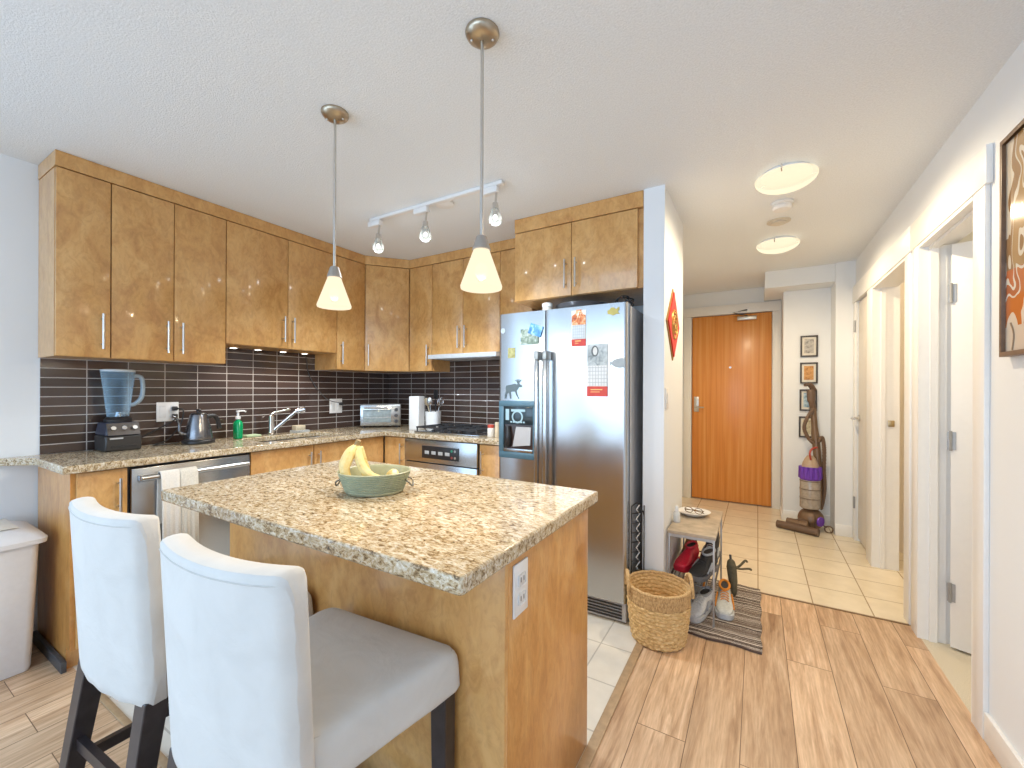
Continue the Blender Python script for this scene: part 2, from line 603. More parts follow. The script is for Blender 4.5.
# closet door, shut
d3 = thing('door_3', None, None, (.752, 4.38, 0))
d3['kind'] = 'structure'
b = BM(); box(b, .748, .785, 4.164, 4.585, .03, 2.055, .002); obj('door_leaf', b, plain('closet_door_paint', (.72, .68, .62), .4, var=.02), d3)
b = BM(); cyl(b, (.747, 4.55, 1.06), (.739, 4.55, 1.06), .027); tube(b, [(.74, 4.55, 1.06), (.700, 4.55, 1.06), (.695, 4.53, 1.06), (.695, 4.43, 1.06)], .010, 8)
obj('door_handle', b, M_nickel, d3)
for z in (.28, 1.80):
    b = BM(); box(b, .722, .726, 4.602, 4.625, z, z + .10); cyl(b, (.722, 4.598, z), (.722, 4.598, z + .10), .008, seg=8); obj('hinge', b, M_hinge, d3)
# latch plate in the bathroom jamb
sp = BM(); box(sp, .815, .850, 3.968, 3.985, 1.035, 1.08, .003)
tag(obj('strike_plate', sp, plain('brass', (.50, .40, .24), .35, 1)), 'small square brass latch plate in the white doorway jamb', 'latch plate')

# ================================================================== KITCHEN FITTED UNITS
CT, CB = .947, .911          # worktop top / bottom
def handle_bm(x, z0, z1, y=-.03):
    b = BM()
    cyl(b, (x, y, z0), (x, y, z1), .0058, seg=10)
    for z in (z0 + .025, z1 - .025):
        cyl(b, (x, y, z), (x, .001, z), .0045, seg=8)
    return b


def cabinet(name, label, cat, loc, rot, w, z0, z1, depth, doors, group=None, toe=0, body_poly=None, mat=None, shelf_gap=False):
    t = thing(name, label, cat, loc, rot, group)
    b = BM()
    zb = z0 + toe
    if body_poly:
        prism(b, body_poly, zb, z1)
    else:
        box(b, .0008, w - .0008, .021, depth, zb, z1)
    if toe:
        box(b, .001, w - .001, .075, depth, z0 + .001, zb)
    obj('body', b, mat or M_burl, t, smooth=False, world=False)
    for dx0, dx1, dz0, dz1, hx, hz0, hz1 in doors:
        b = BM(); box(b, dx0 + .002, dx1 - .002, 0, .019, dz0 + .002, dz1 - .002, .0015)
        d = obj('door', b, M_burl, t, world=False)
        if hx is not None:
            obj('handle', handle_bm(hx, hz0, hz1), M_nickel, d, world=False)
    return t


UB, UT, US = 1.448, 2.361, 1.578
g = 'glossy burl maple wall cabinets'
L = lambda y: (-2.907, y, 0)
ud = .292
def up(y0, y1, zb, hs, label, splits=None):
    ys = [y0] + (splits or []) + [y1]
    ds = []
    for (p, q), h in zip(zip(ys, ys[1:]), hs):
        hx = None if h is None else ((q - .035 - y0) if h == 'r' else (p + .035 - y0))
        ds.append((p - y0, q - y0, zb, UT, hx, zb + .045, zb + .225))
    return cabinet('wall_cabinet', label, 'wall cabinet', L(y0), R(90), y1 - y0, zb, UT, ud, ds, g)
up(.606, .806, UB, ['r'], 'narrow tall wall cabinet at the left end, above the blender')
up(.807, 1.352, UB, ['r', 'l'], 'tall double-door wall cabinet above the gooseneck kettle', [1.079])
up(1.353, 2.161, US, ['r', 'l'], 'shorter double-door wall cabinet above the sink with spotlights under it', [1.757])
up(2.162, 2.437, UB, ['l'], 'single-door wall cabinet between the sink cabinet and the diagonal corner unit')
dx, dy = .240, .285
wd = math.hypot(dx, dy); ang = math.atan2(dy, dx)
ca, sa = math.cos(-ang), math.sin(-ang)
def loc2(p):
    x, y = p[0] + 2.907, p[1] - 2.437
    return (x * ca - y * sa, x * sa + y * ca)
poly = [loc2(p) for p in ((-2.907 - .016, 2.437 + .014), (-2.667 - .016, 2.722 + .014), (-2.668, 2.968), (-3.19, 2.968), (-3.19, 2.439))]
cabinet('wall_cabinet', 'pale glinting diagonal wall cabinet in the kitchen corner above the toaster oven', 'wall cabinet', (-2.907, 2.437, 0), ang, wd, UB, UT, .2,
        [(.002, wd - .002, UB, UT, .03, UB + .045, UB + .225)], g, body_poly=poly)
def upb(x0, x1, zb, hs, label, splits=None, yf=2.722, zt=UT, dep=.245, grp=g, xr=None):
    xs = [x0] + (splits or []) + [x1]
    ds = []
    for (p, q), h in zip(zip(xs, xs[1:]), hs):
        hx = None if h is None else ((q - .035 - x0) if h == 'r' else (p + .035 - x0))
        ds.append((p - x0, q - x0, zb, zt, hx, zb + .045, zb + .225))
    return cabinet('wall_cabinet', label, 'wall cabinet', (x0, yf, 0), 0, (xr or x1) - x0, zb, zt, dep, ds, grp)
upb(-2.666, -2.405, UB, ['r'], 'narrow single-door wall cabinet just left of the range hood')
upb(-2.404, -1.717, 1.585, ['r', 'l'], 'double-door wall cabinet directly above the range hood', [-2.073])
upb(-1.716, -1.435, UB, [None], 'narrow wall cabinet half hidden between the hood cabinet and the fridge')
upb(-1.418, -.597, 1.885, ['r', 'l'], 'deep double-door wall cabinet above the fridge', [-1.008], 2.434, 2.344, .535, None, -.566)
# cornice (continuous)
b = BM()
c0 = .008
prism(b, [(XL + .003, .604), (-2.905, .604), (-2.905, 2.436), (-2.665, 2.720), (-1.42, 2.720), (-1.42, 2.968), (XL + .003, 2.968)], UT + .003, H - .002)
tag(obj('cornice', b, M_burl, None, False), 'long burl maple cornice between the wall cabinets and the ceiling', 'cornice')
b = BM(); box(b, -1.418, -.566, 2.432, 2.968, 2.347, H - .002)
tag(obj('cornice', b, M_burl, None, False), 'short maple cornice board over the cabinet above the fridge', 'cornice')

# base units on the left wall (front plane x = -2.655)
FX = -2.655
g = 'burl maple base cabinets'
LB = lambda y: (FX, y, 0)
cabinet('base_cabinet', 'burl maple base cabinet at the end of the worktop behind the bar stool', 'base cabinet', LB(.606), R(90), .197, 0, CB - .003, .535,
        [(.016, .195, .105, CB - .006, .16, .70, .86)], g, toe=.10, mat=M_burl_side)
cabinet('base_cabinet', 'double-door maple base cabinet under the sink', 'base cabinet', LB(1.372), R(90), 1.050, 0, .70, .535,
        [(.002, .42, .105, CB - .006, .385, .70, .86), (.424, 1.048, .105, CB - .006, .455, .70, .86)], g, toe=.10)
FY = 2.425
cabinet('base_cabinet', 'small maple base cabinet in the corner left of the oven', 'base cabinet', (-2.652, FY, 0), 0, .245, 0, CB - .003, .54,
        [(.003, .243, .105, CB - .006, .205, .70, .86)], g, toe=.10)
cabinet('base_cabinet', 'narrow maple base cabinet between the oven and the fridge', 'base cabinet', (-1.699, FY, 0), 0, .24, 0, CB - .003, .54,
        [(.002, .238, .105, CB - .006, .035, .70, .86)], g, toe=.10)
# dark plinth at the end of the run
tag(obj('plinth', box(BM(), -3.18, -2.70, .585, .604, 0, .05, .002), M_dkgrey), 'dark plinth strip on the floor at the end of the base cabinets beside the bin', 'plinth')

# worktop with the sink cut out
xs = [XL + .003, -3.06, -2.74, -2.612, -1.458]
ys = [.568, 1.50, 2.10, 2.395, YB - .003]
b = BM()
vg = {}
for i, x in enumerate(xs):
    for j, y in enumerate(ys):
        vg[i, j] = b.verts.new((x, y, CB))
vg[0, 0].co.y = .452
fs = []
for i in range(4):
    for j in range(4):
        if (i == 3 and j < 3) or (i == 1 and j == 1):
            continue
        fs.append(b.faces.new((vg[i, j], vg[i + 1, j], vg[i + 1, j + 1], vg[i, j + 1])))
for v in [v for v in b.verts if not v.link_faces]:
    b.verts.remove(v)
ex = bmesh.ops.extrude_face_region(b, geom=fs)
bmesh.ops.translate(b, vec=(0, 0, CT - CB), verts=[v for v in ex['geom'] if isinstance(v, bmesh.types.BMVert)])
tag(obj('worktop', b, M_granite, None, False, bevel=.006), 'L-shaped speckled granite worktop along the two kitchen walls', 'worktop')
# backsplash
tag(obj('backsplash', box(BM(), XL + .0005, XL + .008, .613, YB - .001, CT + .001, 1.66), M_splash_l, None, False), 'dark brown stacked tile backsplash on the left wall behind the sink', 'backsplash')
tag(obj('backsplash', box(BM(), XL + .0085, -1.44, YB - .008, YB - .0005, CT + .001, 1.66), M_splash_b, None, False), 'dark brown stacked tile backsplash on the back wall behind the stove', 'backsplash')

# sink
t = thing('sink', 'undermounted stainless steel sink in the granite worktop', 'sink', (-2.90, 1.80, .72))
b = BM()
r0 = [(-3.056, 1.504, CB), (-2.744, 1.504, CB), (-2.744, 2.096, CB), (-3.056, 2.096, CB)]
r1 = [(-3.04, 1.52, .735), (-2.76, 1.52, .735), (-2.76, 2.08, .735), (-3.04, 2.08, .735)]
loft(b, [r0, r1], caps=False); b.faces.new([b.verts[4 + k] for k in range(4)] if False else [v for v in b.verts if v.co.z < .74])
o = obj('bowl', b, M_steel, t, False, bevel=.01)
so = o.modifiers.new('solid', 'SOLIDIFY'); so.thickness = .0015; so.offset = 0
b = BM(); lathe(b, [(.0, .741), (.035, .741), (.04, .745), (.03, .743), (.0, .742)], (-2.9, 1.8, 0), 20, caps=False); obj('drain', b, M_chrome, t)
# faucet
t = thing('faucet', 'chrome pull-out faucet angled over the sink', 'faucet', (-3.10, 1.75, CT))
b = BM(); lathe(b, [(.028, 0), (.028, .012), (.022, .018), (.021, .105), (.023, .140), (.014, .150)], (-3.10, 1.75, CT + .001), 20); obj('body', b, M_chrome, t)
b = BM(); tube(b, [(-3.09, 1.765, CT + .04), (-3.04, 1.82, CT + .11), (-2.985, 1.875, CT + .180)], .0135, 12); obj('spout', b, M_chrome, t)
b = BM(); cyl(b, (-2.987, 1.872, CT + .178), (-2.945, 1.915, CT + .190), .019, .022, 16); obj('spray_head', b, M_chrome, t)
b = BM(); tube(b, [(-3.10, 1.75, CT + .14), (-3.10, 1.765, CT + .165), (-3.075, 1.88, CT + .188)], [.012, .009, .006], 10, 4); obj('lever', b, M_chrome, t)

# dishwasher
t = thing('dishwasher', 'stainless steel dishwasher with a bar handle under the worktop', 'dishwasher', (FX, 1.087, 0))
b = BM(); box(b, -3.15, -2.68, .806, 1.368, .10, CB - .012); obj('body', b, M_dkgrey, t, False)
b = BM(); box(b, -2.679, -2.645, .812, 1.364, .11, CB - .016, .004); d = obj('door', b, M_steel, t)
b = BM(); cyl(b, (-2.600, .835, .848), (-2.600, 1.335, .848), .0145, seg=16)
for y in (.845, 1.325):
    box(b, -2.646, -2.595, y - .012, y + .012, .835, .861, .003)
obj('handle', b, M_steel, d)
b = BM(); box(b, -2.72, -2.70, .81, 1.366, .002, .10); obj('toe_kick', b, M_black, t, False)
# towel
t = thing('tea_towel', 'cream tea towel folded over the dishwasher handle', 'towel', (-2.585, .985, .5))
def towel(y0, y1, zb, xo, mat, nm, seed):
    rnd = random.Random(seed)
    b = BM()
    rows = []
    pts = [(-2.628, .60), (-2.624, .75), (-2.622, .845), (-2.612, .865), (-2.600, .8715), (-2.586, .866), (-2.5775 + xo, .845), (-2.574 + xo, .72), (-2.572 + xo, zb)]
    n = 12
    for k in range(n + 1):
        y = y0 + (y1 - y0) * k / n
        w = .003 * math.sin(k * 1.3 + seed)
        rows.append([(x + (w if i > 6 else 0), y + (.004 * math.sin(i) if i > 6 else 0), z + (.004 * math.sin(k * 2.1 + seed) if i == 8 else 0)) for i, (x, z) in enumerate(pts)])
    loft(b, rows, caps=False, closed=False)
    o = obj(nm, b, mat, t)
    s = o.modifiers.new('solid', 'SOLIDIFY'); s.thickness = .003; s.offset = 1
    return o
towel(.905, .985, .44, .0, plain('cream_cotton', (.76, .72, .66), .95, nscale=200, var=.08), 'panel', 1)
towel(.986, 1.065, .43, .002, plain('ecru_cotton', (.68, .64, .56), .95, nscale=200, var=.12), 'panel', 3)

# built-in oven
t = thing('oven', 'built-in steel oven with a dark control panel under the cooktop', 'oven', (-2.05, FY, 0))
b = BM(); box(b, -2.402, -1.704, 2.43, 2.95, .10, CB - .004); obj('body', b, M_dkgrey, t, False)
b = BM(); box(b, -2.402, -1.704, 2.405, 2.429, .735, CB - .006, .002); pf = obj('fascia', b, M_steel, t)
b = BM(); box(b, -2.216, -1.862, 2.399, 2.4045, .768, .862, .002); cp = obj('control_panel', b, M_black, pf)
for k in range(4):
    x = -2.185 + k * .066
    b = BM(); box(b, x, x + .042, 2.3965, 2.3988, .80, .825, .001); obj('button', b, plain('panel_print', (.45, .46, .46), .4), cp)
for k, c in enumerate(((.02, .25, .14), (.30, .30, .30), (.28, .06, .05), (.35, .3, .25))):
    x = -1.925 + (k % 2) * .03; z = .838 if k < 2 else .79
    b = BM(); cyl(b, (x, 2.3988, z), (x, 2.3962, z), .009, seg=12); obj('button', b, plain('panel_lamp_%d' % k, c, .4), cp)
b = BM(); box(b, -2.402, -1.704, 2.405, 2.429, .115, .728, .003); dr = obj('door', b, M_steel, t)
b = BM(); box(b, -2.32, -1.79, 2.402, 2.4045, .25, .58, .002); obj('window', b, M_black, dr)
b = BM(); cyl(b, (-2.35, 2.37, .67), (-1.76, 2.37, .67), .011)
for x in (-2.32, -1.79):
    cyl(b, (x, 2.37, .67), (x, 2.406, .67), .008)
obj('handle', b, M_steel, dr)
tw = BM()
rows = []
for k in range(9):
    x = -2.02 + .17 * k / 8
    rows.append([(x, y + .002 * math.sin(k * 1.7), z) for y, z in ((2.389, .55), (2.387, .665), (2.382, .682), (2.37, .6865), (2.358, .682), (2.3545, .665), (2.353, .50))])
loft(tw, rows, caps=False, closed=False)
o = obj('oven_cloth', tw, plain('red_cloth', (.55, .05, .05), .9, nscale=120, var=.15)); o.modifiers.new('solid', 'SOLIDIFY').thickness = .003
tag(o, 'red cloth folded over the oven door handle', 'cloth')
tw = BM(); rows = []
for k in range(9):
    x = -2.20 + .15 * k / 8
    rows.append([(x, y + .002 * math.sin(k * 1.7), z) for y, z in ((2.389, .55), (2.387, .665), (2.382, .682), (2.37, .6865), (2.358, .682), (2.3545, .665), (2.353, .48))])
loft(tw, rows, caps=False, closed=False)
o = obj('oven_cloth', tw, plain('white_cloth', (.75, .75, .73), .9, nscale=120, var=.05)); o.modifiers.new('solid', 'SOLIDIFY').thickness = .003
tag(o, 'white cloth folded over the oven door handle, left of the red one', 'cloth')
# gas cooktop
t = thing('cooktop', 'gas cooktop with black iron grates set in the granite', 'cooktop', (-2.05, 2.66, CT))
b = BM(); box(b, -2.37, -1.735, 2.475, 2.895, CT + .001, CT + .012, .004); obj('tray', b, M_steel, t)
for cx in (-2.215, -1.90):
    for cy in (2.575, 2.79):
        b = BM(); lathe(b, [(.045, .012), (.045, .02), (.03, .024), (.028, .032), (.0, .033)], (cx, cy, CT), 20, caps=False); obj('burner', b, M_iron, t)
    b = BM()
    x0, x1 = cx - .14, cx + .14
    for y in (2.49, 2.68, 2.875):
        box(b, x0, x1, y - .006, y + .006, CT + .036, CT + .048)
    for x in (x0 + .006, x1 - .006):
        box(b, x - .006, x + .006, 2.49, 2.875, CT + .036, CT + .048)
    for cy in (2.575, 2.79):
        box(b, x0 + .02, cx - .02, cy - .005, cy + .005, CT + .036, CT + .050); box(b, cx + .02, x1 - .02, cy - .005, cy + .005, CT + .036, CT + .050)
        box(b, cx - .005, cx + .005, cy - .09, cy - .02, CT + .036, CT + .050); box(b, cx - .005, cx + .005, cy + .02, cy + .085, CT + .036, CT + .050)
    for x in (x0 + .006, x1 - .006):
        for y in (2.49, 2.875):
            cyl(b, (x, y, CT + .012), (x, y, CT + .04), .006, seg=8)
    obj('grate', b, M_iron, t, False)
for k in range(4):
    x = -2.18 + k * .085
    b = BM(); cyl(b, (x, 2.487, CT + .012), (x, 2.487, CT + .03), .015, .013); obj('knob', b, M_black, t)
# hood
t = thing('range_hood', 'slim pale grey range hood under the cabinets over the cooktop', 'range hood', (-2.06, 2.7, 1.54))
b = BM(); prism(b, [(-2.402, 2.68), (-1.718, 2.68), (-1.718, 2.966), (-2.402, 2.966)], 1.549, 1.583); obj('housing', b, plain('hood_enamel', (.50, .53, .56), .3), t, False, bevel=.003)
b = BM(); box(b, -2.402, -1.718, 2.668, 2.679, 1.546, 1.582, .002); obj('front_lip', b, plain('hood_enamel', (.50, .53, .56), .3), t)
b = BM(); box(b, -2.33, -1.79, 2.72, 2.93, 1.543, 1.548); obj('filter', b, M_steel_side, t, False)
# spotlights below the sink cabinet
for k, y in enumerate((1.46, 1.62, 1.80, 1.97)):
    t = thing('puck_light', 'round silver spotlight under the cabinet above the sink, %s' % ['nearest the kettle', 'second from the kettle', 'third from the kettle', 'farthest from the kettle'][k], 'spotlight', (-3.04, y, US - .014), 0, 'spotlights under the sink cabinet')
    b = BM(); lathe(b, [(.030, .014), (.034, .004), (.030, .0), (.024, .0)], (-3.04, y, US - .0145), 20); obj('ring', b, M_chrome, t)
    b = BM(); lathe(b, [(.022, .0), (.0, -.003)], (-3.04, y, US - .0145), 16, caps=False); obj('lens', b, emis('puck_lens_%d' % k, (1, .95, .85), 6), t)
    spot('puck_lamp', (-3.04, y, US - .022), 3.2, (1, .93, .82), R(120), .015)

# ================================================================== ISLAND
IT, IB = .915, .875
t = thing('kitchen_island', 'glossy maple kitchen island base standing on the floor tiles', 'kitchen island', (-1.17, 1.16, 0))
b = BM(); box(b, -1.83, -.545, .885, 1.43, .09, IB - .002); box(b, -1.80, -.56, .90, 1.38, .001, .09); obj('body', b, M_burl, t, False)
b = BM(); box(b, -1.83, -.530, .868, .884, .002, IB - .002, .0015); obj('back_panel', b, M_burl, t)
b = BM(); box(b, -.544, -.530, .8845, 1.447, .002, IB - .002, .0015); sp_ = obj('side_panel', b, M_burl_side, t)
b = BM(); box(b, -.5295, -.5235, .903, .977, .715, .850, .003); pl = obj('outlet_plate', b, M_white_pl, t)
for z in (.752, .80):
    b = BM(); box(b, -.5235, -.5205, .922, .958, z - .014 + .003, z + .017 + .003, .004); so = obj('socket', b, plain('socket_white', (.70, .70, .70), .35), pl)
    b = BM(); box(b, -.5206, -.5200, .931, .934, z, z + .012); box(b, -.5206, -.5200, .946, .949, z, z + .012); obj('slot', b, M_black, so, False)
b = BM(); box(b, -1.915, -.510, .669, 1.508, IB, IT)
es = [e for e in b.edges if abs(e.verts[0].co.z - e.verts[1].co.z) > .01]
bmesh.ops.bevel(b, geom=es, offset=.012, segments=3, affect='EDGES', profile=.5)
tag(obj('island_worktop', b, M_granite, None, True, bevel=.006), 'thick speckled granite slab on top of the kitchen island', 'worktop')

# ================================================================== FRIDGE
t = thing('refrigerator', 'tall stainless steel side-by-side fridge with an ice dispenser', 'fridge', (-1.026, 2.6, 0))
b = BM(); box(b, -1.436, -.616, 2.346, 2.95, .012, 1.770, .004); obj('body', b, M_steel_side, t)
def fdoor(x0, x1, nm, rl, rr_):
    b = BM()
    ring = []
    w = x1 - x0
    us = sorted([k / 16 for k in range(1, 16)] + [rl / w * f for f in (0, .1, .3, .6, 1)] + [1 - rr_ / w * f for f in (0, .1, .3, .6, 1)])
    for u in us:
        e = min(u, 1 - u) * w
        y = 2.272 - .006 * math.sin(PI * u)
        q = rl if u < .5 else rr_
        if e < q:
            y += q - math.sqrt(max(0, q * q - (q - e) ** 2))
        ring.append((x0 + w * u, y))
    ring += [(x1, 2.342), (x0, 2.342)]
    prism(b, ring, .122, 1.775)
    return obj(nm, b, M_steel, t)
dl = fdoor(-1.438, -1.1075, 'freezer_door', .010, .003)
dr = fdoor(-1.1035, -.613, 'fridge_door', .003, .018)
b = BM(); box(b, -1.436, -.616, 2.290, 2.345, .012, .116, .004); gr = obj('kick_grille', b, M_steel_side, t)
b = BM()
for k in range(5):
    box(b, -1.42, -.64, 2.284, 2.2895, .026 + k * .017, .034 + k * .017)
obj('grille_slot', b, M_black, gr, False)
for x, d in ((-1.132, dl), (-1.077, dr)):
    b = BM(); box(b, x - .012, x + .012, 2.196, 2.222, .50, 1.47, .005); h = obj('handle', b, M_steel, d)
    b = BM(); box(b, x - .013, x + .013, 2.196, 2.266, 1.47, 1.522, .004); box(b, x - .013, x + .013, 2.196, 2.266, .45, .50, .004); obj('handle_end', b, plain('handle_grey', (.36, .38, .38), .35, .6), h)
M_disp = plain('dispenser_blue_grey', (.085, .17, .23), .22, var=.05)
x0, x1, z0, z1 = -1.424, -1.150, .862, 1.222
b = BM(); yq0, yq1 = 2.250, 2.2655
box(b, x0, x1, yq0, yq1, z1 - .035, z1, .003); box(b, x0, x1, yq0, yq1, z0, z0 + .04, .003); box(b, x0, x0 + .035, yq0, yq1, z0 + .04, z1 - .035, .003); box(b, x1 - .03, x1, yq0, yq1, z0 + .04, z1 - .035, .003)
dp = obj('dispenser_frame', b, M_disp, dl)
b = BM(); box(b, x0 + .036, x1 - .031, 2.253, 2.2655, 1.075, z1 - .036, .001); q = obj('dispenser_display', b, plain('display_dark', (.02, .035, .045), .12), dp)
b = BM()
box(b, x0 + .05, x0 + .075, 2.2518, 2.2529, 1.10, 1.17); box(b, x0 + .09, x0 + .19, 2.2518, 2.2529, 1.155, 1.170)
for k in range(6):
    box(b, x0 + .085 + k * .018, x0 + .097 + k * .018, 2.2518, 2.2529, 1.085, 1.095)
obj('display_marks', b, plain('display_print', (.35, .52, .60), .3), q, False)
b = BM(); lathe(b, [(.030, 0), (.036, .001), (.040, 0), (.036, -.0005)], (0, 0, 0), 24, caps=False)
b.transform(Matrix.Translation((x0 + .135, 2.252, 1.122)) @ Matrix.Rotation(R(90), 4, 'X')); obj('dial_ring', b, plain('display_print', (.35, .52, .60), .3), q)
b = BM(); box(b, x0 + .036, x1 - .031, 2.262, 2.2655, z0 + .041, 1.074); rc = obj('dispenser_recess', b, plain('recess_brown', (.05, .03, .025), .2), dp, False)
b = BM(); box(b, x0 + .036, x1 - .031, 2.249, 2.262, z0 + .041, z0 + .062, .003); obj('drip_tray', b, M_steel, dp)
b = BM(); prism_y(b, [(x0 + .10, .935), (x1 - .05, .95), (x1 - .045, 1.06), (x0 + .125, 1.06)], 2.2545, 2.2618); obj('paddle_panel', b, M_steel_side, dp)
b = BM(); tube(b, [(x0 + .065, 2.256, 1.06), (x0 + .07, 2.250, 1.0), (x0 + .062, 2.256, .93)], [.018, .022, .012], 10, 4); obj('ice_chute', b, M_black, dp)
b = BM(); cyl(b, (-1.405, 2.2685, 1.668), (-1.405, 2.2655, 1.668), .017, seg=24); em = obj('maker_badge', b, M_nickel, dl)
# things held on the doors by magnets
def magnet(name, label, cat, mat, x0, x1, z0, z1, y=2.2655, rot=0, group=None, poly=None):
    b = BM()
    if poly:
        prism_y(b, poly, -.0012, .0)
    else:
        box(b, -(x1 - x0) / 2, (x1 - x0) / 2, -.0014, 0, -(z1 - z0) / 2, (z1 - z0) / 2)
    b.transform(Matrix.Translation(((x0 + x1) / 2, y, (z0 + z1) / 2)) @ Matrix.Rotation(R(rot), 4, 'Y'))
    o = obj(name, b, mat, None, False)
    return tag(o, label, cat, group)
def pic_mat(name, stops, scale=25, rough=.5, dist=1.0, detail=4):
    if name in MAT:
        return MAT[name]
    a = N(name)
    no = a.noise(a.coords(), scale, detail, .6, dist)
    a.set(col=a.ramp(no, stops, 'LINEAR'), rough=rough)
    MAT[name] = a.m
    return a.m
def grid_mat(name, paper, ink, bw, rh, x0, z0, ms):
    a = N(name)
    tc = a.n('TexCoord'); sx = a.n('SeparateXYZ', {0: (tc, 3)}); cb = a.n('CombineXYZ', {0: (sx, 0), 1: (sx, 2), 2: 0.0})
    mp = a.n('Mapping', {'Vector': cb, 'Location': (-x0, -z0, 0)})
    br = a.n('TexBrick', {'Vector': mp, 'Color1': (*paper, 1), 'Color2': (*tuple(c * .93 for c in paper), 1), 'Mortar': (*ink, 1), 'Scale': 1, 'Mortar Size': ms, 'Mortar Smooth': .3, 'Bias': 0, 'Brick Width': bw, 'Row Height': rh}, offset=0)
    a.set(col=(br, 0), rough=.5)
    return a.m
M_red_pr = plain('calendar_red', (.56, .05, .035), .5)
def calendar(label, x0, x1, z0, z1, za, zb, picmat, gm, cap):
    t = thing('wall_calendar', label, 'calendar', ((x0 + x1) / 2, 2.2655, z1))
    y = 2.2640
    b = BM(); box(b, x0, x1, y, y + .0012, z0, z1); obj('backing_card', b, plain('card_white', (.74, .72, .68), .6), t, False)
    if cap:
        xm = (x0 + x1) / 2
        b = BM(); prism_y(b, [(x0, zb), (x1, zb), (x1 - .002, z1 - .03), (x1 - .02, z1 - .02), (xm + .015, z1 + .004), (xm - .015, z1 + .004), (x0 + .02, z1 - .02), (x0 + .002, z1 - .03)], y - .0012, y - .0002)
    else:
        b = BM(); box(b, x0 + .002, x1 - .002, y - .0012, y - .0002, zb, z1 - .002)
    obj('picture', b, picmat, t, False)
    b = BM(); box(b, x0 + .004, x1 - .004, y - .0022, y - .0004, za, zb - .003); obj('date_sheets', b, gm, t, False)
    b = BM(); box(b, x0, x1, y - .0012, y - .0002, z0, za - .003); f = obj('footer', b, M_red_pr, t, False)
    b = BM(); box(b, x0 + .022, x1 - .03, y - .0016, y - .0011, (z0 + za) / 2 + .006, (z0 + za) / 2 + .011); box(b, x0 + .022, x1 - .045, y - .0016, y - .0011, (z0 + za) / 2 - .006, (z0 + za) / 2 - .003); obj('footer_print', b, plain('gold_print', (.80, .55, .18), .5), f, False)
    return t
calendar('upper calendar with an orange and white top on the fridge door', -.934, -.846, 1.545, 1.752, 1.588, 1.668,
         pic_mat('calendar_orange_picture', [(.32, (.30, .06, .03)), (.45, (.62, .17, .04)), (.55, (.72, .42, .22)), (.64, (.80, .74, .66))], 40), grid_mat('calendar_grid_small', (.56, .60, .62), (.34, .37, .40), .012, .016, -.93, 1.588, .0012), True)
ct = calendar('lower calendar with a grey portrait picture and red footer on the fridge door', -.838, -.718, 1.256, 1.552, 1.316, 1.43,
         pic_mat('calendar_grey_picture', [(.3, (.20, .23, .24)), (.5, (.42, .46, .47)), (.7, (.62, .64, .64))], 26), grid_mat('calendar_grid', (.66, .67, .67), (.36, .38, .40), .0165, .021, -.834, 1.316, .0016), False)
b = BM(); lathe(b, [(.0, -.0002), (.5, -.0002), (.5, .0006), (.0, .0006)], (0, 0, 0), 24, caps=False); b.transform(Matrix.Translation((-.792, 2.2624, 1.512)) @ Matrix.Rotation(R(90), 4, 'X') @ Matrix.Diagonal((.042, .062, 1, 1))); obj('portrait_oval', b, plain('portrait_dark', (.10, .11, .12), .5), ct)
b = BM(); lathe(b, [(.0, -.0002), (.5, -.0002), (.5, .0006), (.0, .0006)], (0, 0, 0), 24, caps=False); b.transform(Matrix.Translation((-.790, 2.2616, 1.512)) @ Matrix.Rotation(R(90), 4, 'X') @ Matrix.Diagonal((.026, .046, 1, 1))); obj('portrait_face', b, plain('portrait_pale', (.62, .62, .60), .5), ct)
magnet('postcard', 'blue postcard tilted on the left fridge door, overlapping a green one', 'postcard', pic_mat('postcard_blue', [(.3, (.03, .12, .28)), (.5, (.10, .30, .55)), (.7, (.45, .62, .75))], 30), -1.215, -1.125, 1.625, 1.690, 2.2636, 20)
magnet('postcard', 'green and grey landscape postcard on the left fridge door', 'postcard', pic_mat('postcard_green', [(.3, (.05, .08, .06)), (.5, (.22, .28, .22)), (.7, (.55, .58, .55))], 28), -1.275, -1.150, 1.572, 1.668, 2.2652, 0)
magnet('square_magnet', 'small square olive magnet on the left fridge door', 'magnet', pic_mat('magnet_olive', [(.35, (.22, .20, .06)), (.6, (.42, .40, .18))], 60), -1.366, -1.314, 1.492, 1.556)
moose = [(-.052, .012), (-.046, .028), (-.020, .032), (.0, .036), (.018, .040), (.030, .034), (.036, .040), (.030, .052), (.018, .060), (.022, .064), (.032, .056), (.030, .068), (.036, .068), (.040, .054), (.044, .068), (.050, .068), (.048, .056), (.060, .066), (.064, .060), (.050, .046), (.050, .038), (.066, .030), (.070, .020), (.060, .016), (.048, .018), (.040, .006), (.030, -.004), (.036, -.030), (.050, -.055), (.044, -.056), (.026, -.030), (.018, -.010), (.006, -.010), (-.014, -.012), (-.012, -.034), (-.010, -.055), (-.018, -.055), (-.022, -.032), (-.030, -.012), (-.046, -.030), (-.050, -.055), (-.058, -.055), (-.056, -.026), (-.048, -.006)]
magnet('moose_magnet', 'dark grey moose-shaped magnet on the left fridge door above the dispenser', 'magnet', plain('moose_grey', (.10, .14, .16), .5), -1.398, -1.266, 1.228, 1.352, poly=moose)
fish = [(-.042, .018), (-.030, .006), (-.018, .020), (.010, .028), (.042, .030), (.044, -.024), (.012, -.026), (-.016, -.018), (-.030, -.004), (-.042, -.020), (-.038, .0)]
magnet('fish_magnet', 'grey fish-shaped magnet near the right edge of the fridge door', 'magnet', plain('fish_grey', (.34, .38, .40), .45), -.712, -.623, 1.405, 1.475, 2.2685, poly=fish)
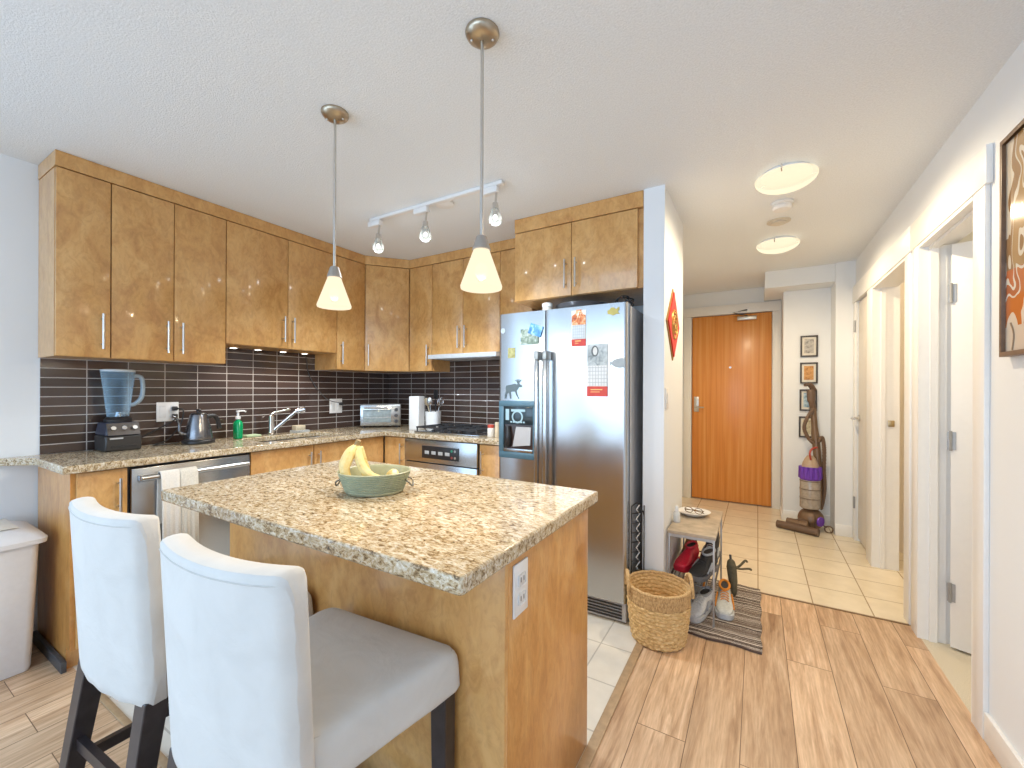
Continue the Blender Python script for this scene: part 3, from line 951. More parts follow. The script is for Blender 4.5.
duck = [(-.034, -.010), (-.036, .010), (-.024, .014), (-.014, .026), (.004, .024), (.010, .014), (.030, .026), (.032, .012), (.022, .0), (.034, -.014), (.012, -.012), (-.004, -.020), (-.020, -.012)]
magnet('yellow_magnet', 'yellow figure-shaped magnet at the top right of the fridge door', 'magnet', plain('magnet_yellow', (.52, .44, .12), .45), -.722, -.650, 1.700, 1.750, 2.2668, poly=duck)
# on top of the fridge
FT = 1.771
t = thing('jar', 'small white lidded jar standing on top of the fridge', 'jar', (-1.19, 2.47, FT))
b = BM(); lathe(b, [(.028, 0), (.032, .004), (.032, .055), (.026, .062)], (-1.19, 2.47, FT + .001), 24); obj('body', b, plain('jar_cream', (.66, .63, .56), .3), t)
b = BM(); lathe(b, [(.034, .0625), (.034, .085), (.030, .088)], (-1.19, 2.47, FT), 24); obj('lid', b, M_white_pl, t)
b = BM(); lathe(b, [(.10, 0), (.15, .03), (.165, .055), (.168, .055), (.155, .028), (.10, .004)], (-.985, 2.56, FT + .012), 36, caps=False)
o = obj('serving_pan', b, plain('pan_dark', (.10, .10, .11), .3, .5), None); tag(o, 'dark shallow round pan lying on top of the fridge', 'pan')
b = BM(); lathe(b, [(.0, 0), (.10, 0), (.10, .011), (.0, .0112)], (-.985, 2.56, FT + .001), 30, caps=False); obj('base', b, M_iron, o)
b = BM()
prev = []
for k in range(60):
    a_ = k * .62
    prev.append((-.665 + .035 * math.cos(a_) + .02 * math.sin(k * .23), 2.42 + .03 * math.sin(a_), FT + .01 + .055 * (.5 + .5 * math.sin(k * .41))))
tube(b, prev, .0035, 6, 2)
tag(obj('cable_bundle', b, M_black, None), 'tangle of black cable on top of the fridge at its right end', 'cable')

# ================================================================== ON THE KITCHEN WORKTOP
z = CT + .001
# blender
t = thing('blender', 'countertop blender with a clear jug on a black base', 'blender', (-3.085, .888, CT))
def frustum(bm, x0, x1, y0, y1, z0, X0, X1, Y0, Y1, z1):
    loft(bm, [[(x0, y0, z0), (x1, y0, z0), (x1, y1, z0), (x0, y1, z0)], [(X0, Y0, z1), (X1, Y0, z1), (X1, Y1, z1), (X0, Y1, z1)]])
b = BM(); frustum(b, -3.172, -3.002, .812, .966, z, -3.172, -3.002, .812, .966, z + .085); bb = obj('base', b, plain('blender_black', (.03, .028, .028), .35), t, True, bevel=.008)
b = BM(); frustum(b, -3.172, -3.002, .813, .965, z + .0855, -3.168, -3.030, .825, .955, z + .155); obj('upper_housing', b, plain('blender_navy', (.03, .035, .06), .35), t, True, bevel=.008)
b = BM(); prism_y(b, [(-3.0015, z + .088), (-2.996, z + .088), (-3.024, z + .152), (-3.030, z + .152)], .822, .958); cp = obj('control_fascia', b, plain('fascia_bronze', (.10, .085, .075), .3, .4), t, False)
for k, y in enumerate((.845, .89, .935)):
    b = BM(); cyl(b, (-3.013, y, z + .122), (-2.998, y, z + .128), .013 if k != 1 else .016, .011, 14); obj('dial', b, M_nickel if k != 1 else M_chrome, cp)
b = BM(); box(b, -3.0012, -2.9995, .83, .885, z + .066, z + .074); obj('maker_mark', b, plain('mark_grey', (.5, .5, .5), .4), bb, False)
b = BM(); box(b, -3.0015, -2.9985, .835, .945, z + .018, z + .032, .001); obj('vent_slot', b, M_black, bb, False)
b = BM(); lathe(b, [(.058, .1555), (.060, .17), (.046, .185)], (-3.095, .89, z), 24); obj('jug_collar', b, M_black, t)
M_clear = glass('clear_plastic', (.62, .82, .97), .02, .04, .16)
b = BM()
rings = []
for r_, zz in ((.044, .186), (.049, .23), (.058, .33), (.070, .435)):
    rings.append([(-3.095 + r_ * math.cos(2 * PI * k / 32) * (1 + .08 * math.cos(8 * PI * k / 32)), .89 + r_ * math.sin(2 * PI * k / 32) * (1 + .08 * math.cos(8 * PI * k / 32)), z + zz) for k in range(32)])
loft(b, rings, caps=False); jg = obj('jug', b, M_clear, t); s_ = jg.modifiers.new('solid', 'SOLIDIFY'); s_.thickness = .003
b = BM(); tube(b, [(-3.08, .955, z + .415), (-3.075, .988, z + .40), (-3.072, .988, z + .30), (-3.08, .960, z + .255), (-3.085, .940, z + .25)], .011, 10, 5); obj('jug_handle', b, plain('handle_smoke', (.30, .38, .45), .3), jg)
b = BM(); lathe(b, [(.073, .4355), (.075, .446), (.06, .450), (.0, .451)], (-3.095, .89, z), 32, caps=False); obj('rim_lid', b, plain('lid_clear_grey', (.55, .63, .70), .25), jg)
b = BM(); cyl(b, (-3.095, .89, z + .186), (-3.095, .89, z + .21), .018, .012); box(b, -3.13, -3.06, .886, .894, z + .205, z + .211); obj('blade', b, M_chrome, jg)

# gooseneck kettle on its base
kx, ky = -3.03, 1.255
t = thing('kettle', 'dark steel gooseneck electric kettle on its round base', 'kettle', (kx, ky, CT))
b = BM(); lathe(b, [(.080, 0), (.086, .006), (.086, .018), (.078, .024)], (kx, ky, z), 32); obj('power_base', b, M_black, t)
M_kettle = plain('gunmetal', (.20, .20, .215), .25, .9)
b = BM(); lathe(b, [(.074, .025), (.076, .035), (.066, .09), (.052, .15), (.046, .175), (.044, .180)], (kx, ky, z), 32); kb = obj('body', b, M_kettle, t)
b = BM(); lathe(b, [(.044, .181), (.036, .190), (.012, .194), (.012, .204), (.016, .208), (.010, .216), (.0, .217)], (kx, ky, z), 24, caps=False); obj('lid', b, M_black, kb)
b = BM(); tube(b, [(kx, ky - .068, z + .06), (kx, ky - .098, z + .075), (kx, ky - .102, z + .12), (kx, ky - .118, z + .165), (kx, ky - .138, z + .172)], [.011, .009, .007, .006, .005], 10, 6); obj('spout', b, M_kettle, kb)
b = BM(); tube(b, [(kx, ky + .046, z + .165), (kx, ky + .085, z + .168), (kx, ky + .105, z + .14), (kx, ky + .118, z + .085)], .010, 10, 5, 1.3); obj('handle', b, M_black, kb)
# outlets
def outlet(name, label, y0, y1, z0, z1, plugs):
    t = thing(name, label, 'outlet', (XL + .008, (y0 + y1) / 2, z0))
    b = BM(); box(b, XL + .0085, XL + .014, y0, y1, z0, z1, .003); pl = obj('cover_plate', b, M_white_pl, t)
    n = 2
    w = (y1 - y0) / n
    for k in range(n):
        yc = y0 + w * (k + .5)
        b = BM(); box(b, XL + .014, XL + .017, yc - .017, yc + .017, z0 + .022, z1 - .022, .002); s = obj('socket', b, plain('socket_white', (.70, .70, .70), .35), pl)
    for yc, zc in plugs:
        b = BM(); box(b, XL + .0175, XL + .045, yc - .013, yc + .013, zc - .013, zc + .013, .005); obj('plug', b, M_black, t)
outlet('wall_outlet', 'white double wall outlet with black plugs behind the kettle', 1.095, 1.210, 1.085, 1.205, ((1.182, 1.165), (1.182, 1.118)))
outlet('wall_outlet', 'white wall outlet in the brown tiles left of the toaster oven', 2.30, 2.425, 1.08, 1.205, ((2.40, 1.16),))
b = BM(); tube(b, [(-3.155, 1.185, 1.118), (-3.13, 1.16, 1.09), (-3.14, 1.06, 1.03), (-3.15, 1.01, 1.0), (-3.17, .98, .99)], .004, 8, 6)
tag(obj('power_cord', b, M_black), 'black cord running from the outlet to the blender', 'cord')
b = BM(); tube(b, [(-3.153, 1.19, 1.165), (-3.135, 1.215, 1.15), (-3.14, 1.20, 1.06), (-3.15, 1.14, .975), (-3.13, 1.07, .953), (-3.09, 1.06, .953), (-3.08, 1.12, .954), (-3.07, 1.17, .957)], .004, 8, 6)
tag(obj('power_cord', b, M_black), 'black cord running from the outlet down to the kettle base', 'cord')
b = BM(); tube(b, [(-3.16, 2.40, 1.16), (-3.15, 2.37, 1.17), (-3.17, 2.27, 1.20), (-3.18, 2.17, 1.30), (-3.185, 2.10, 1.42), (-3.185, 2.08, 1.54), (-3.17, 2.03, 1.572)], .003, 8, 6)
tag(obj('power_cord', b, M_dkgrey), 'thin cord running up the tiles from the outlet to the cabinet spotlights', 'cord')
# soap
sx_, sy_ = -3.07, 1.505
t = thing('soap_bottle', 'green hand soap bottle with a white pump beside the sink', 'soap bottle', (sx_, sy_, CT))
b = BM(); lathe(b, [(.030, 0), (.036, .006), (.037, .10), (.030, .118), (.014, .128), (.014, .134)], (sx_, sy_, z), 24, 1, .75); obj('bottle', b, plain('green_soap', (.0, .30, .10), .15, var=.1), t)
b = BM(); lathe(b, [(.016, .1345), (.016, .150), (.007, .154), (.006, .180), (.012, .184), (.012, .192)], (sx_, sy_, z), 16); tube(b, [(sx_, sy_, z + .188), (sx_ + .01, sy_ + .03, z + .19), (sx_ + .012, sy_ + .045, z + .183)], .005, 8, 3); obj('pump', b, M_white_pl, t)
# sponge on a rack
t = thing('sponge_caddy', 'small clear sponge rack at the back of the sink', 'sponge holder', (-3.11, 1.98, CT))
b = BM(); box(b, -3.15, -3.07, 1.92, 2.04, z, z + .018, .004); obj('tray', b, glass('clear_tray', (.85, .9, .9), .15, .1), t)
b = BM(); box(b, -3.14, -3.08, 1.93, 2.01, z + .019, z + .057, .006); tag(obj('sponge', b, plain('sponge_beige', (.62, .53, .38), .95, nscale=260, var=.25, bump=.4)), 'beige sponge lying on the rack behind the sink', 'sponge')
b = BM(); box(b, -3.165, -3.08, 1.57, 1.67, z, z + .014, .004)
tag(obj('scrub_pad', b, plain('pad_green', (.45, .55, .35), .9)), 'flat pale green scrub pad beside the soap bottle', 'scrub pad')
# toaster oven, turned to the room
tx, ty = -2.89, 2.60
t = thing('toaster_oven', 'small silver toaster oven set diagonally in the corner', 'toaster oven', (tx, ty, CT), R(45))
w, dpt, hh = .345, .20, .205
b = BM(); box(b, -w / 2, w / 2, .012, dpt, .016, hh, .012); obj('body', b, M_steel_side, t, world=False)
b = BM(); box(b, -w / 2, w / 2, .0, .0118, .018, hh - .002, .004); fr = obj('front_frame', b, M_steel, t, world=False)
b = BM(); box(b, -w / 2 + .022, w / 2 - .085, -.004, -.0002, .05, hh - .045, .001); gd = obj('glass_door', b, plain('oven_glass', (.28, .33, .34), .08, var=.15), fr, world=False)
b = BM(); box(b, -w / 2 + .03, w / 2 - .093, -.0052, -.0042, .088, .091); obj('rack_line', b, M_chrome, gd, False, world=False)
b = BM(); cyl(b, (-w / 2 + .03, -.022, hh - .026), (w / 2 - .09, -.022, hh - .026), .007)
for xx in (-w / 2 + .04, w / 2 - .10):
    cyl(b, (xx, -.022, hh - .026), (xx, .0, hh - .026), .005)
obj('handle', b, M_chrome, fr, world=False)
for k in range(3):
    b = BM(); cyl(b, (w / 2 - .04, -.0002, .055 + k * .052), (w / 2 - .04, -.016, .055 + k * .052), .017, .014); obj('knob', b, M_dkgrey, fr, world=False)
for sx_ in (-1, 1):
    for yy in (.03, dpt - .03):
        b = BM(); cyl(b, (sx_ * (w / 2 - .03), yy, .001), (sx_ * (w / 2 - .03), yy, .017), .012, seg=10); obj('foot', b, M_black, t, world=False)
# knife block and utensil crock
t = thing('knife_block', 'tall plain white knife block left of the cooktop', 'knife block', (-2.515, 2.66, CT), R(18))
b = BM(); box(b, -.045, .045, -.06, .06, .0, .285, .006); obj('block', b, M_white_pl, t, world=False)
ux, uy = -2.455, 2.80
t = thing('utensil_crock', 'white utensil crock behind the cooktop full of kitchen tools', 'utensil holder', (ux, uy, CT), R(20))
b = BM()
rs = lambda r_, zz: [(r_ * math.copysign(abs(math.cos(2 * PI * (k + .5) / 24)) ** .6, math.cos(2 * PI * (k + .5) / 24)), r_ * math.copysign(abs(math.sin(2 * PI * (k + .5) / 24)) ** .6, math.sin(2 * PI * (k + .5) / 24)), zz) for k in range(24)]
loft(b, [rs(.058, .001), rs(.064, .15), rs(.058, .15), rs(.053, .012)]); obj('pot', b, M_white_pl, t, world=False)
def utensil(kind, label, dx, dy, lx, ly, top, mat):
    p0 = Vector((ux + dx, uy + dy, CT + .02)); p1 = Vector((ux + lx, uy + ly, CT + top))
    d = (p1 - p0).normalized()
    b = BM(); cyl(b, p0, p1, .0055, seg=8)
    m = Matrix.Translation(p1) @ d.to_track_quat('Z', 'Y').to_matrix().to_4x4() @ Matrix.Rotation(R(60), 4, 'Z')
    h = BM()
    if kind == 'spoon':
        sphere(h, (0, 0, .035), .036, .72, .22, 1.0, 16, 10)
    elif kind == 'spatula':
        box(h, -.03, .03, -.003, .003, .0, .085, .002)
    else:
        for k in range(6):
            a_ = PI * k / 6
            tube(h, [(.0, 0, 0), (.028 * math.cos(a_), .028 * math.sin(a_), .05), (.0, 0, .095), (-.028 * math.cos(a_), -.028 * math.sin(a_), .05), (0, 0, 0)], .0014, 5, 5)
    h.transform(m)
    o = obj(kind if kind != 'spoon' else 'ladle_spoon', b, mat)
    obj('head', h, mat, o)
    tag(o, label, 'kitchen utensil', 'utensils in the crock')
utensil('spoon', 'black spoon leaning out at the left of the utensil crock', -.02, -.01, -.075, .0, .235, M_black)
utensil('spatula', 'tall black spatula standing at the back of the utensil crock', .0, .03, -.015, .05, .26, M_black)
utensil('spoon', 'steel spoon leaning to the front of the utensil crock', .01, -.02, .0, -.04, .205, M_steel)
utensil('whisk', 'wire whisk leaning out at the right of the utensil crock', .02, .0, .06, .01, .185, M_chrome)
utensil('spoon', 'pale wooden spoon in the middle of the utensil crock', .0, .0, -.035, -.03, .20, plain('pale_wood', (.60, .50, .36), .6))
# spice jars
def sjar(x, y, r_, h_, col, cap, label):
    t = thing('spice_jar', label, 'jar', (x, y, CT))
    b = BM(); lathe(b, [(r_ * .95, 0), (r_, .004), (r_, h_ * .7), (r_ * .8, h_ * .78)], (x, y, z), 20); obj('body', b, plain('spice_%s' % label[:6], col, .3), t)
    b = BM(); lathe(b, [(r_ * .92, h_ * .785), (r_ * .92, h_), (r_ * .8, h_ + .003)], (x, y, z), 20); obj('cap', b, plain('cap_%s' % label[:6], cap, .35), t)
sjar(-1.672, 2.535, .026, .085, (.70, .66, .60), (.55, .08, .05), 'clear spice jar with a red cap right of the cooktop')
sjar(-1.618, 2.535, .018, .105, (.64, .52, .36), (.60, .50, .36), 'slim tan spice jar beside the red-capped one')

# ================================================================== BOWL AND FRUIT ON THE ISLAND
bx, by = -1.215, 1.066
BR = 30.53
t = thing('fruit_bowl', 'pale green ribbed oval metal tub on the island worktop', 'bowl', (bx, by, IT), R(BR))
b = BM()
prof_o = [(.098, .0015), (.102, .004)]
for k in range(1, 10):
    f = k / 10
    prof_o.append((.102 + .026 * f + .0028, .004 + .072 * f))
    prof_o.append((.102 + .026 * (f + .03) - .0028, .004 + .072 * (f + .04)))
prof_o += [(.129, .076), (.132, .079), (.129, .081), (.125, .078)]
prof_i = [(.123, .07), (.098, .008), (.0, .007)]
lathe(b, [(.0, .0015)] + prof_o + prof_i, (0, 0, 0), 48, 1, .86, caps=False); M_tub = plain('sage_enamel', (.41, .43, .30), .35, var=.08)
o = obj('tub', b, M_tub, t, world=False)
for sx_ in (-1, 1):
    b = BM(); tube(b, [(sx_ * .118, -.022, .050), (sx_ * .133, -.026, .040), (sx_ * .140, 0, .022), (sx_ * .133, .026, .040), (sx_ * .118, .022, .050)], .003, 8, 5); obj('wire_handle', b, plain('tarnished_wire', (.20, .18, .15), .4, .8), t, world=False)
a = N('banana_skin')
no = a.noise(a.coords(), 45, 5, .6)
a.set(col=a.ramp(no, [(.28, (.34, .20, .06)), (.36, (.78, .58, .22)), (.7, (.86, .70, .34))]), rough=.45)
M_ban = a.m
M_tip = plain('banana_stem', (.30, .20, .08), .6)
def banana_part(parent, pts, r_=.0215):
    b = BM(); P = spline(pts, 6); n = len(P)
    tube(b, P, [r_ * (.42 + .58 * math.sin(PI * min(1, max(0, (i / (n - 1)) * .86 + .12))) ** .6) for i in range(n)], 6)
    return obj('banana', b, M_ban, parent, world=False, sub=1)
t = thing('banana_bunch', 'bunch of ripe bananas standing stem-up in the green tub', 'bananas', (bx, by, IT), R(BR))
st = Vector((-.064, .0, .176))
banana_part(t, [st + Vector((-.004, 0, -.012)), (-.090, -.010, .145), (-.108, -.014, .100), (-.100, -.012, .058), (-.088, -.006, .028)])
banana_part(t, [st + Vector((-.002, -.006, -.012)), (-.078, -.034, .140), (-.090, -.052, .095), (-.080, -.050, .055), (-.064, -.040, .030)])
banana_part(t, [st + Vector((.004, -.004, -.012)), (-.048, -.030, .135), (-.026, -.046, .095), (.006, -.052, .068), (.040, -.046, .058)], .019)
banana_part(t, [st + Vector((.004, .006, -.012)), (-.056, .014, .130), (-.046, .020, .085), (-.028, .018, .048), (-.010, .01, .026)])
b = BM(); tube(b, [st + Vector((-.002, 0, -.022)), st + Vector((.0, 0, .0)), st + Vector((.006, 0, .014))], [.015, .011, .008], 8, 3); obj('stem', b, M_tip, t, world=False)
t = thing('banana', 'single yellow banana lying at the right side of the green tub', 'banana', (bx, by, IT), R(BR))
b = BM(); P = spline([(.035, .045, .045), (.062, .015, .066), (.080, -.02, .066), (.088, -.048, .048)], 6); n = len(P)
tube(b, P, [.019 * (.4 + .6 * math.sin(PI * (i / (n - 1) * .84 + .1)) ** .6) for i in range(n)], 6); obj('skin', b, M_ban, t, world=False, sub=1)

# ================================================================== LAMPS
WARM = (1.0, .80, .52)
def pendant(x, y, zb, label):
    t = thing('pendant_lamp', label, 'pendant lamp', (x, y, H), 0, 'pendant lamps over the island')
    b = BM(); lathe(b, [(.054, -.001), (.055, -.006), (.050, -.016), (.036, -.026), (.012, -.031), (.0, -.031)], (x, y, H), 36, caps=False); cn = obj('canopy', b, M_bronze, t)
    for a_ in (0, PI):
        b = BM(); sphere(b, (x + .034 * math.cos(a_ + .5), y + .034 * math.sin(a_ + .5), H - .026), .005, u=10, v=6); obj('screw', b, M_nickel, cn)
    b = BM(); cyl(b, (x, y, H - .030), (x, y, zb + .165), .0055, seg=10); obj('stem', b, M_nickel, t)
    b = BM(); lathe(b, [(.010, .170), (.017, .166), (.030, .125), (.029, .123)], (x, y, zb), 24); obj('cap', b, plain('taupe_cap', (.42, .38, .34), .35, .6), t)
    b = BM(); lathe(b, [(.026, .1225), (.067, .008), (.066, .0), (.064, .008), (.024, .1215)], (x, y, zb), 40, caps=False)
    obj('shade', b, M_shade, t)
    b = BM(); sphere(b, (x, y, zb + .055), .021, 1, 1, 1.3, 16, 10); obj('bulb', b, M_bulb, t)
    point('pendant_bulb', (x, y, zb + .012), 14, WARM, .02)
M_shade = frosted('pendant_glass', (1.0, .84, .60), 1.05, .88)
M_bulb = emis('bulb_glow', (1.0, .92, .75), 2.5)
pendant(-1.515, 1.113, 1.632, 'left pendant lamp with a white cone shade over the island')
pendant(-.764, 1.099, 1.617, 'right pendant lamp with a white cone shade over the island, nearer the fridge')

M_bowlglass = frosted('ceiling_lamp_glass', (1.0, .86, .60), 1.10, .66)
def ceil_lamp(x, y, label):
    t = thing('ceiling_lamp', label, 'ceiling lamp', (x, y, H), 0, 'round glass ceiling lamps in the hall')
    b = BM(); lathe(b, [(.0, -.001), (.112, -.001), (.118, -.014), (.112, -.018), (.0, -.019)], (x, y, H), 40, caps=False); obj('base_plate', b, M_white_pl, t)
    b = BM()
    pr = [(.140, -.022), (.142, -.026)] + [(.142 * math.cos(PI / 2 * k / 8), -.026 - .060 * math.sin(PI / 2 * k / 8)) for k in range(1, 9)]
    lathe(b, pr, (x, y, H), 48, caps=False); obj('glass_bowl', b, M_bowlglass, t)
    for k in range(3):
        a_ = k * 2 * PI / 3 + .35
        b = BM(); cx, cy = math.cos(a_), math.sin(a_)
        tube(b, [(x + .055 * cx, y + .055 * cy, H - .008), (x + .145 * cx, y + .145 * cy, H - .012), (x + .1465 * cx, y + .1465 * cy, H - .034), (x + .136 * cx, y + .136 * cy, H - .044)], .004, 6); obj('clip', b, M_chrome, t)
    spot('hall_bulb', (x, y, H - .034), 118, (1.0, .80, .53), R(172), .012)
ceil_lamp(.125, 2.62, 'round glowing glass ceiling lamp in the hall nearest the kitchen')
ceil_lamp(.130, 3.78, 'round glowing glass ceiling lamp in the hall nearest the entry door')
t = thing('smoke_alarm', 'white round smoke alarm on the hall ceiling beside the nearer lamp', 'smoke alarm', (.125, 3.02, H))
b = BM(); lathe(b, [(.058, -.001), (.060, -.014), (.056, -.018)], (.125, 3.02, H), 32); obj('base', b, M_white_pl, t)
b = BM(); lathe(b, [(.050, -.0185), (.052, -.034), (.044, -.045), (.0, -.047)], (.125, 3.02, H), 32, caps=False); obj('cover', b, M_white_pl, t)
t = thing('ceiling_vent', 'flat round ceiling vent between the smoke alarm and the far hall lamp', 'vent', (.12, 3.34, H))
b = BM(); lathe(b, [(.070, -.001), (.070, -.006), (.052, -.010)], (.12, 3.34, H), 32); obj('rim', b, plain('vent_cream', (.62, .58, .50), .4), t)
b = BM(); lathe(b, [(.046, -.0105), (.046, -.017), (.02, -.021), (.0, -.021)], (.12, 3.34, H), 32, caps=False); obj('disc', b, plain('vent_cream', (.62, .58, .50), .4), t)

# track light
t = thing('track_light', 'white track light with three glass spot heads on the kitchen ceiling', 'track light', (-1.73, 1.94, H))
b = BM(); box(b, -2.255, -1.205, 1.923, 1.957, H - .020, H - .001, .002); obj('rail', b, M_white_pl, t)
b = BM(); lathe(b, [(.060, -.001), (.058, -.014), (.04, -.019)], (-1.66, 1.99, H), 28); obj('feed_canopy', b, M_white_pl, t)
M_head = glass('spot_glass', (.55, .57, .54), .14, .15, .3)
for x in (-2.175, -1.760, -1.250):
    b = BM(); box(b, x - .095, x + .012, 1.922, 1.958, H - .056, H - .0205, .004); hd = obj('adaptor', b, M_white_pl, t)
    b = BM(); cyl(b, (x, 1.94, H - .056), (x, 1.93, H - .125), .006, seg=10); cyl(b, (x, 1.93, H - .118), (x, 1.93, H - .155), .016, .020, 16); obj('stem', b, M_nickel, hd)
    b = BM(); lathe(b, [(.019, -.150), (.026, -.17), (.036, -.205), (.034, -.225), (.022, -.235)], (x, 1.93, H), 28, caps=False); obj('glass_head', b, M_head, hd)
    b = BM(); sphere(b, (x, 1.93, H - .195), .012, 1, 1, 1.2, 14, 8); obj('bulb', b, emis('spot_bulb', (1, .98, .92), 1.6) if 'spot_bulb' not in bpy.data.materials else bpy.data.materials['spot_bulb'], hd)
    point('track_bulb', (x, 1.93, H - .222), .45, (.92, .96, 1.0), .006)
    spot('track_spot', (x, 1.93, H - .245), 28, (.84, .93, 1.0), R(140), .02)

# unseen warm lights, assumed and added in the two rooms beyond the doorways
point('bedroom_added_light', (1.7, 1.7, 2.0), 14, (1, .82, .58), .12)
point('bathroom_added_light', (1.5, 3.75, 2.2), 9, (1, .76, .48), .10)

# ================================================================== BAR STOOLS
def rrect(w0, d0, d1, z_, rad, n=5, wf=None):
    """rounded trapezoid outline: back width w0 at y=d0, front width wf at y=d1"""
    wf = wf or w0
    cs = [(-w0 / 2, d0), (w0 / 2, d0), (wf / 2, d1), (-wf / 2, d1)]
    out = []
    for i in range(4):
        p, q, r_ = Vector(cs[i - 1]), Vector(cs[i]), Vector(cs[(i + 1) % 4])
        u, v = (p - q).normalized(), (r_ - q).normalized()
        for k in range(n + 1):
            f = k / n
            a_ = q + u * rad; c_ = q + v * rad
            pt = a_ * (1 - f) ** 2 + q * 2 * f * (1 - f) + c_ * f * f
            out.append((pt.x, pt.y, z_))
    return out
def stool(label, loc, rz):
    t = thing('bar_stool', label, 'bar stool', loc, rz, 'linen covered bar stools at the island')
    # seat: slipcovered cushion with a skirt
    b = BM()
    sk = []
    for z_, ins, rad in ((.515, -.002, .03), (.53, 0, .03), (.575, .001, .032), (.612, .002, .035), (.628, .010, .04), (.637, .028, .05), (.642, .09, .06)):
        ring = rrect(.405 - 2 * ins, .035 + ins, .425 - ins, z_, rad, 5, .495 - 2 * ins)
        ring = [(x + .12 * (y - .035), y, zz) for x, y, zz in ring]
        if z_ < .52:
            ring = [(x, y, z_ + .004 * math.sin(i * 1.9) - .002 * math.cos(i * .7)) for i, (x, y, zz) in enumerate(ring)]
        sk.append(ring)
    loft(b, sk); st_ = obj('seat', b, M_linen, t, world=False, sub=1)
    b = BM(); pr = [(x + .12 * (y - .035), y, zz) for x, y, zz in rrect(.405 - .030, .045, .414, .6255, .036, 5, .495 - .030)]; n = len(pr)
    tube(b, pr[6:] + pr[:6], .0018, 6); obj('piping', b, M_seam, st_, world=False)
    # back: gently wrapped around the sitter
    b = BM()
    Wb, n = .435, 22
    def sect(u, zz):
        yb = -.032 * (1 - u * u) + .012 - (zz - .48) * .05
        return yb
    rings = []
    for k in range(n + 1):
        u = -1 + 2 * k / n
        e = 1 - abs(u)
        th = .058 * (min(1, e / .10) ** .5 * .55 + .45) if e < .10 else .058
        x = u * Wb / 2
        zt = .965 + .008 * u * u - (.012 * (1 - min(1, e / .08)) ** 2)
        zb = .484 + .003 * math.sin(k * 1.4)
        r_ = .020
        ring = []
        prof = [(0, zb), (0, zb + .012), (0, zb + .12), (0, zb + .25), (0, zb + .37), (0, zt - .030), (.004, zt - .012), (.014, zt - .002), (.5, zt + .003), (.986, zt - .002), (.996, zt - .012), (1, zt - .030), (1, zb + .37), (1, zb + .25), (1, zb + .12), (1, zb + .012), (1, zb)]
        for f, zz in prof:
            ring.append((x, sect(u, zz) + (f - .5) * th + .03 - .005, zz))
        rings.append(ring)
    loft(b, rings); bk = obj('backrest', b, M_linen, t, world=False, sub=1)
    b = BM(); pts = []
    for k in range(n + 1):
        u = -1 + 2 * k / n
        u *= .90
        zt = .965 + .008 * u * u
        pts.append((u * Wb / 2, sect(u, zt - .02) - .029 + .025, zt - .020))
    tube(b, pts, [.0003] + [.0017] * (len(pts) - 2) + [.0003], 6); obj('piping', b, M_seam, bk, world=False)
    # legs
    def leg(x, y, dx, dy, zt, s0=.024, s1=.018):
        b = BM(); loft(b, [[(x + dx + a_ * s1, y + dy + c_ * s1, .001) for a_, c_ in ((-1, -1), (1, -1), (1, 1), (-1, 1))], [(x + a_ * s0, y + c_ * s0, zt) for a_, c_ in ((-1, -1), (1, -1), (1, 1), (-1, 1))]])
        obj('leg', b, M_espresso, t, False, world=False, bevel=.003)
    leg(-.178, .030, -.012, -.075, .50, .027, .020); leg(.178, .030, .012, -.075, .50, .027, .020); leg(-.165, .392, -.004, .0, .52, .023, .019); leg(.250, .392, .004, .0, .52, .023, .019)
    def rail(p, q):
        b = BM(); p, q = Vector(p), Vector(q); d = (q - p).normalized(); s_ = Vector((-d.y, d.x, 0)) * .009
        loft(b, [[p + s_ + Vector((0, 0, .016)), p - s_ + Vector((0, 0, .016)), p - s_ - Vector((0, 0, .016)), p + s_ - Vector((0, 0, .016))], [q + s_ + Vector((0, 0, .016)), q - s_ + Vector((0, 0, .016)), q - s_ - Vector((0, 0, .016)), q + s_ - Vector((0, 0, .016))]])
        obj('stretcher', b, M_espresso, t, False, world=False)
    rail((-.187, -.002, .21), (-.167, .380, .21)); rail((.187, -.002, .21), (.252, .380, .21)); rail((-.155, .392, .15), (.240, .392, .15)); rail((-.170, -.005, .27), (.170, -.005, .27))
    return t
stool('cream linen bar stool nearest the camera, at the right half of the island', (-.912, .420, 0), R(4))
stool('cream linen bar stool with dark legs, the one beside the white bin', (-1.520, .418, 0), R(3))

# ================================================================== BIN
t = thing('trash_bin', 'white plastic lidded bin on the wood floor beside the base cabinets', 'bin', (-3.0, .33, 0))
def rr(x0, x1, y0, y1, z_, rad, n=4):
    out = []
    for cx, cy, a0 in ((x1 - rad, y0 + rad, -90), (x1 - rad, y1 - rad, 0), (x0 + rad, y1 - rad, 90), (x0 + rad, y0 + rad, 180)):
        for k in range(n + 1):
            a_ = R(a0 + 90 * k / n)
            out.append((cx + rad * math.cos(a_), cy + rad * math.sin(a_), z_))
    return out
M_bin = plain('bin_plastic', (.76, .76, .78), .35, var=.02)
b = BM(); loft(b, [rr(-3.135, -2.865, .115, .525, .002, .025), rr(-3.14, -2.86, .11, .53, .02, .03), rr(-3.160, -2.832, .09, .548, .585, .03)]); obj('body', b, M_bin, t)
b = BM(); loft(b, [rr(-3.178, -2.808, .068, .570, .5855, .035), rr(-3.178, -2.806, .066, .572, .606, .035), rr(-3.170, -2.826, .08, .556, .628, .04), rr(-3.14, -2.88, .14, .50, .652, .05), rr(-3.08, -2.94, .2, .42, .656, .05)]); ld = obj('lid', b, M_bin, t)
b = BM(); box(b, -3.13, -2.89, .145, .490, .6575, .660, .001); obj('swing_flap', b, plain('flap_cream', (.80, .78, .72), .4, var=.02), ld)

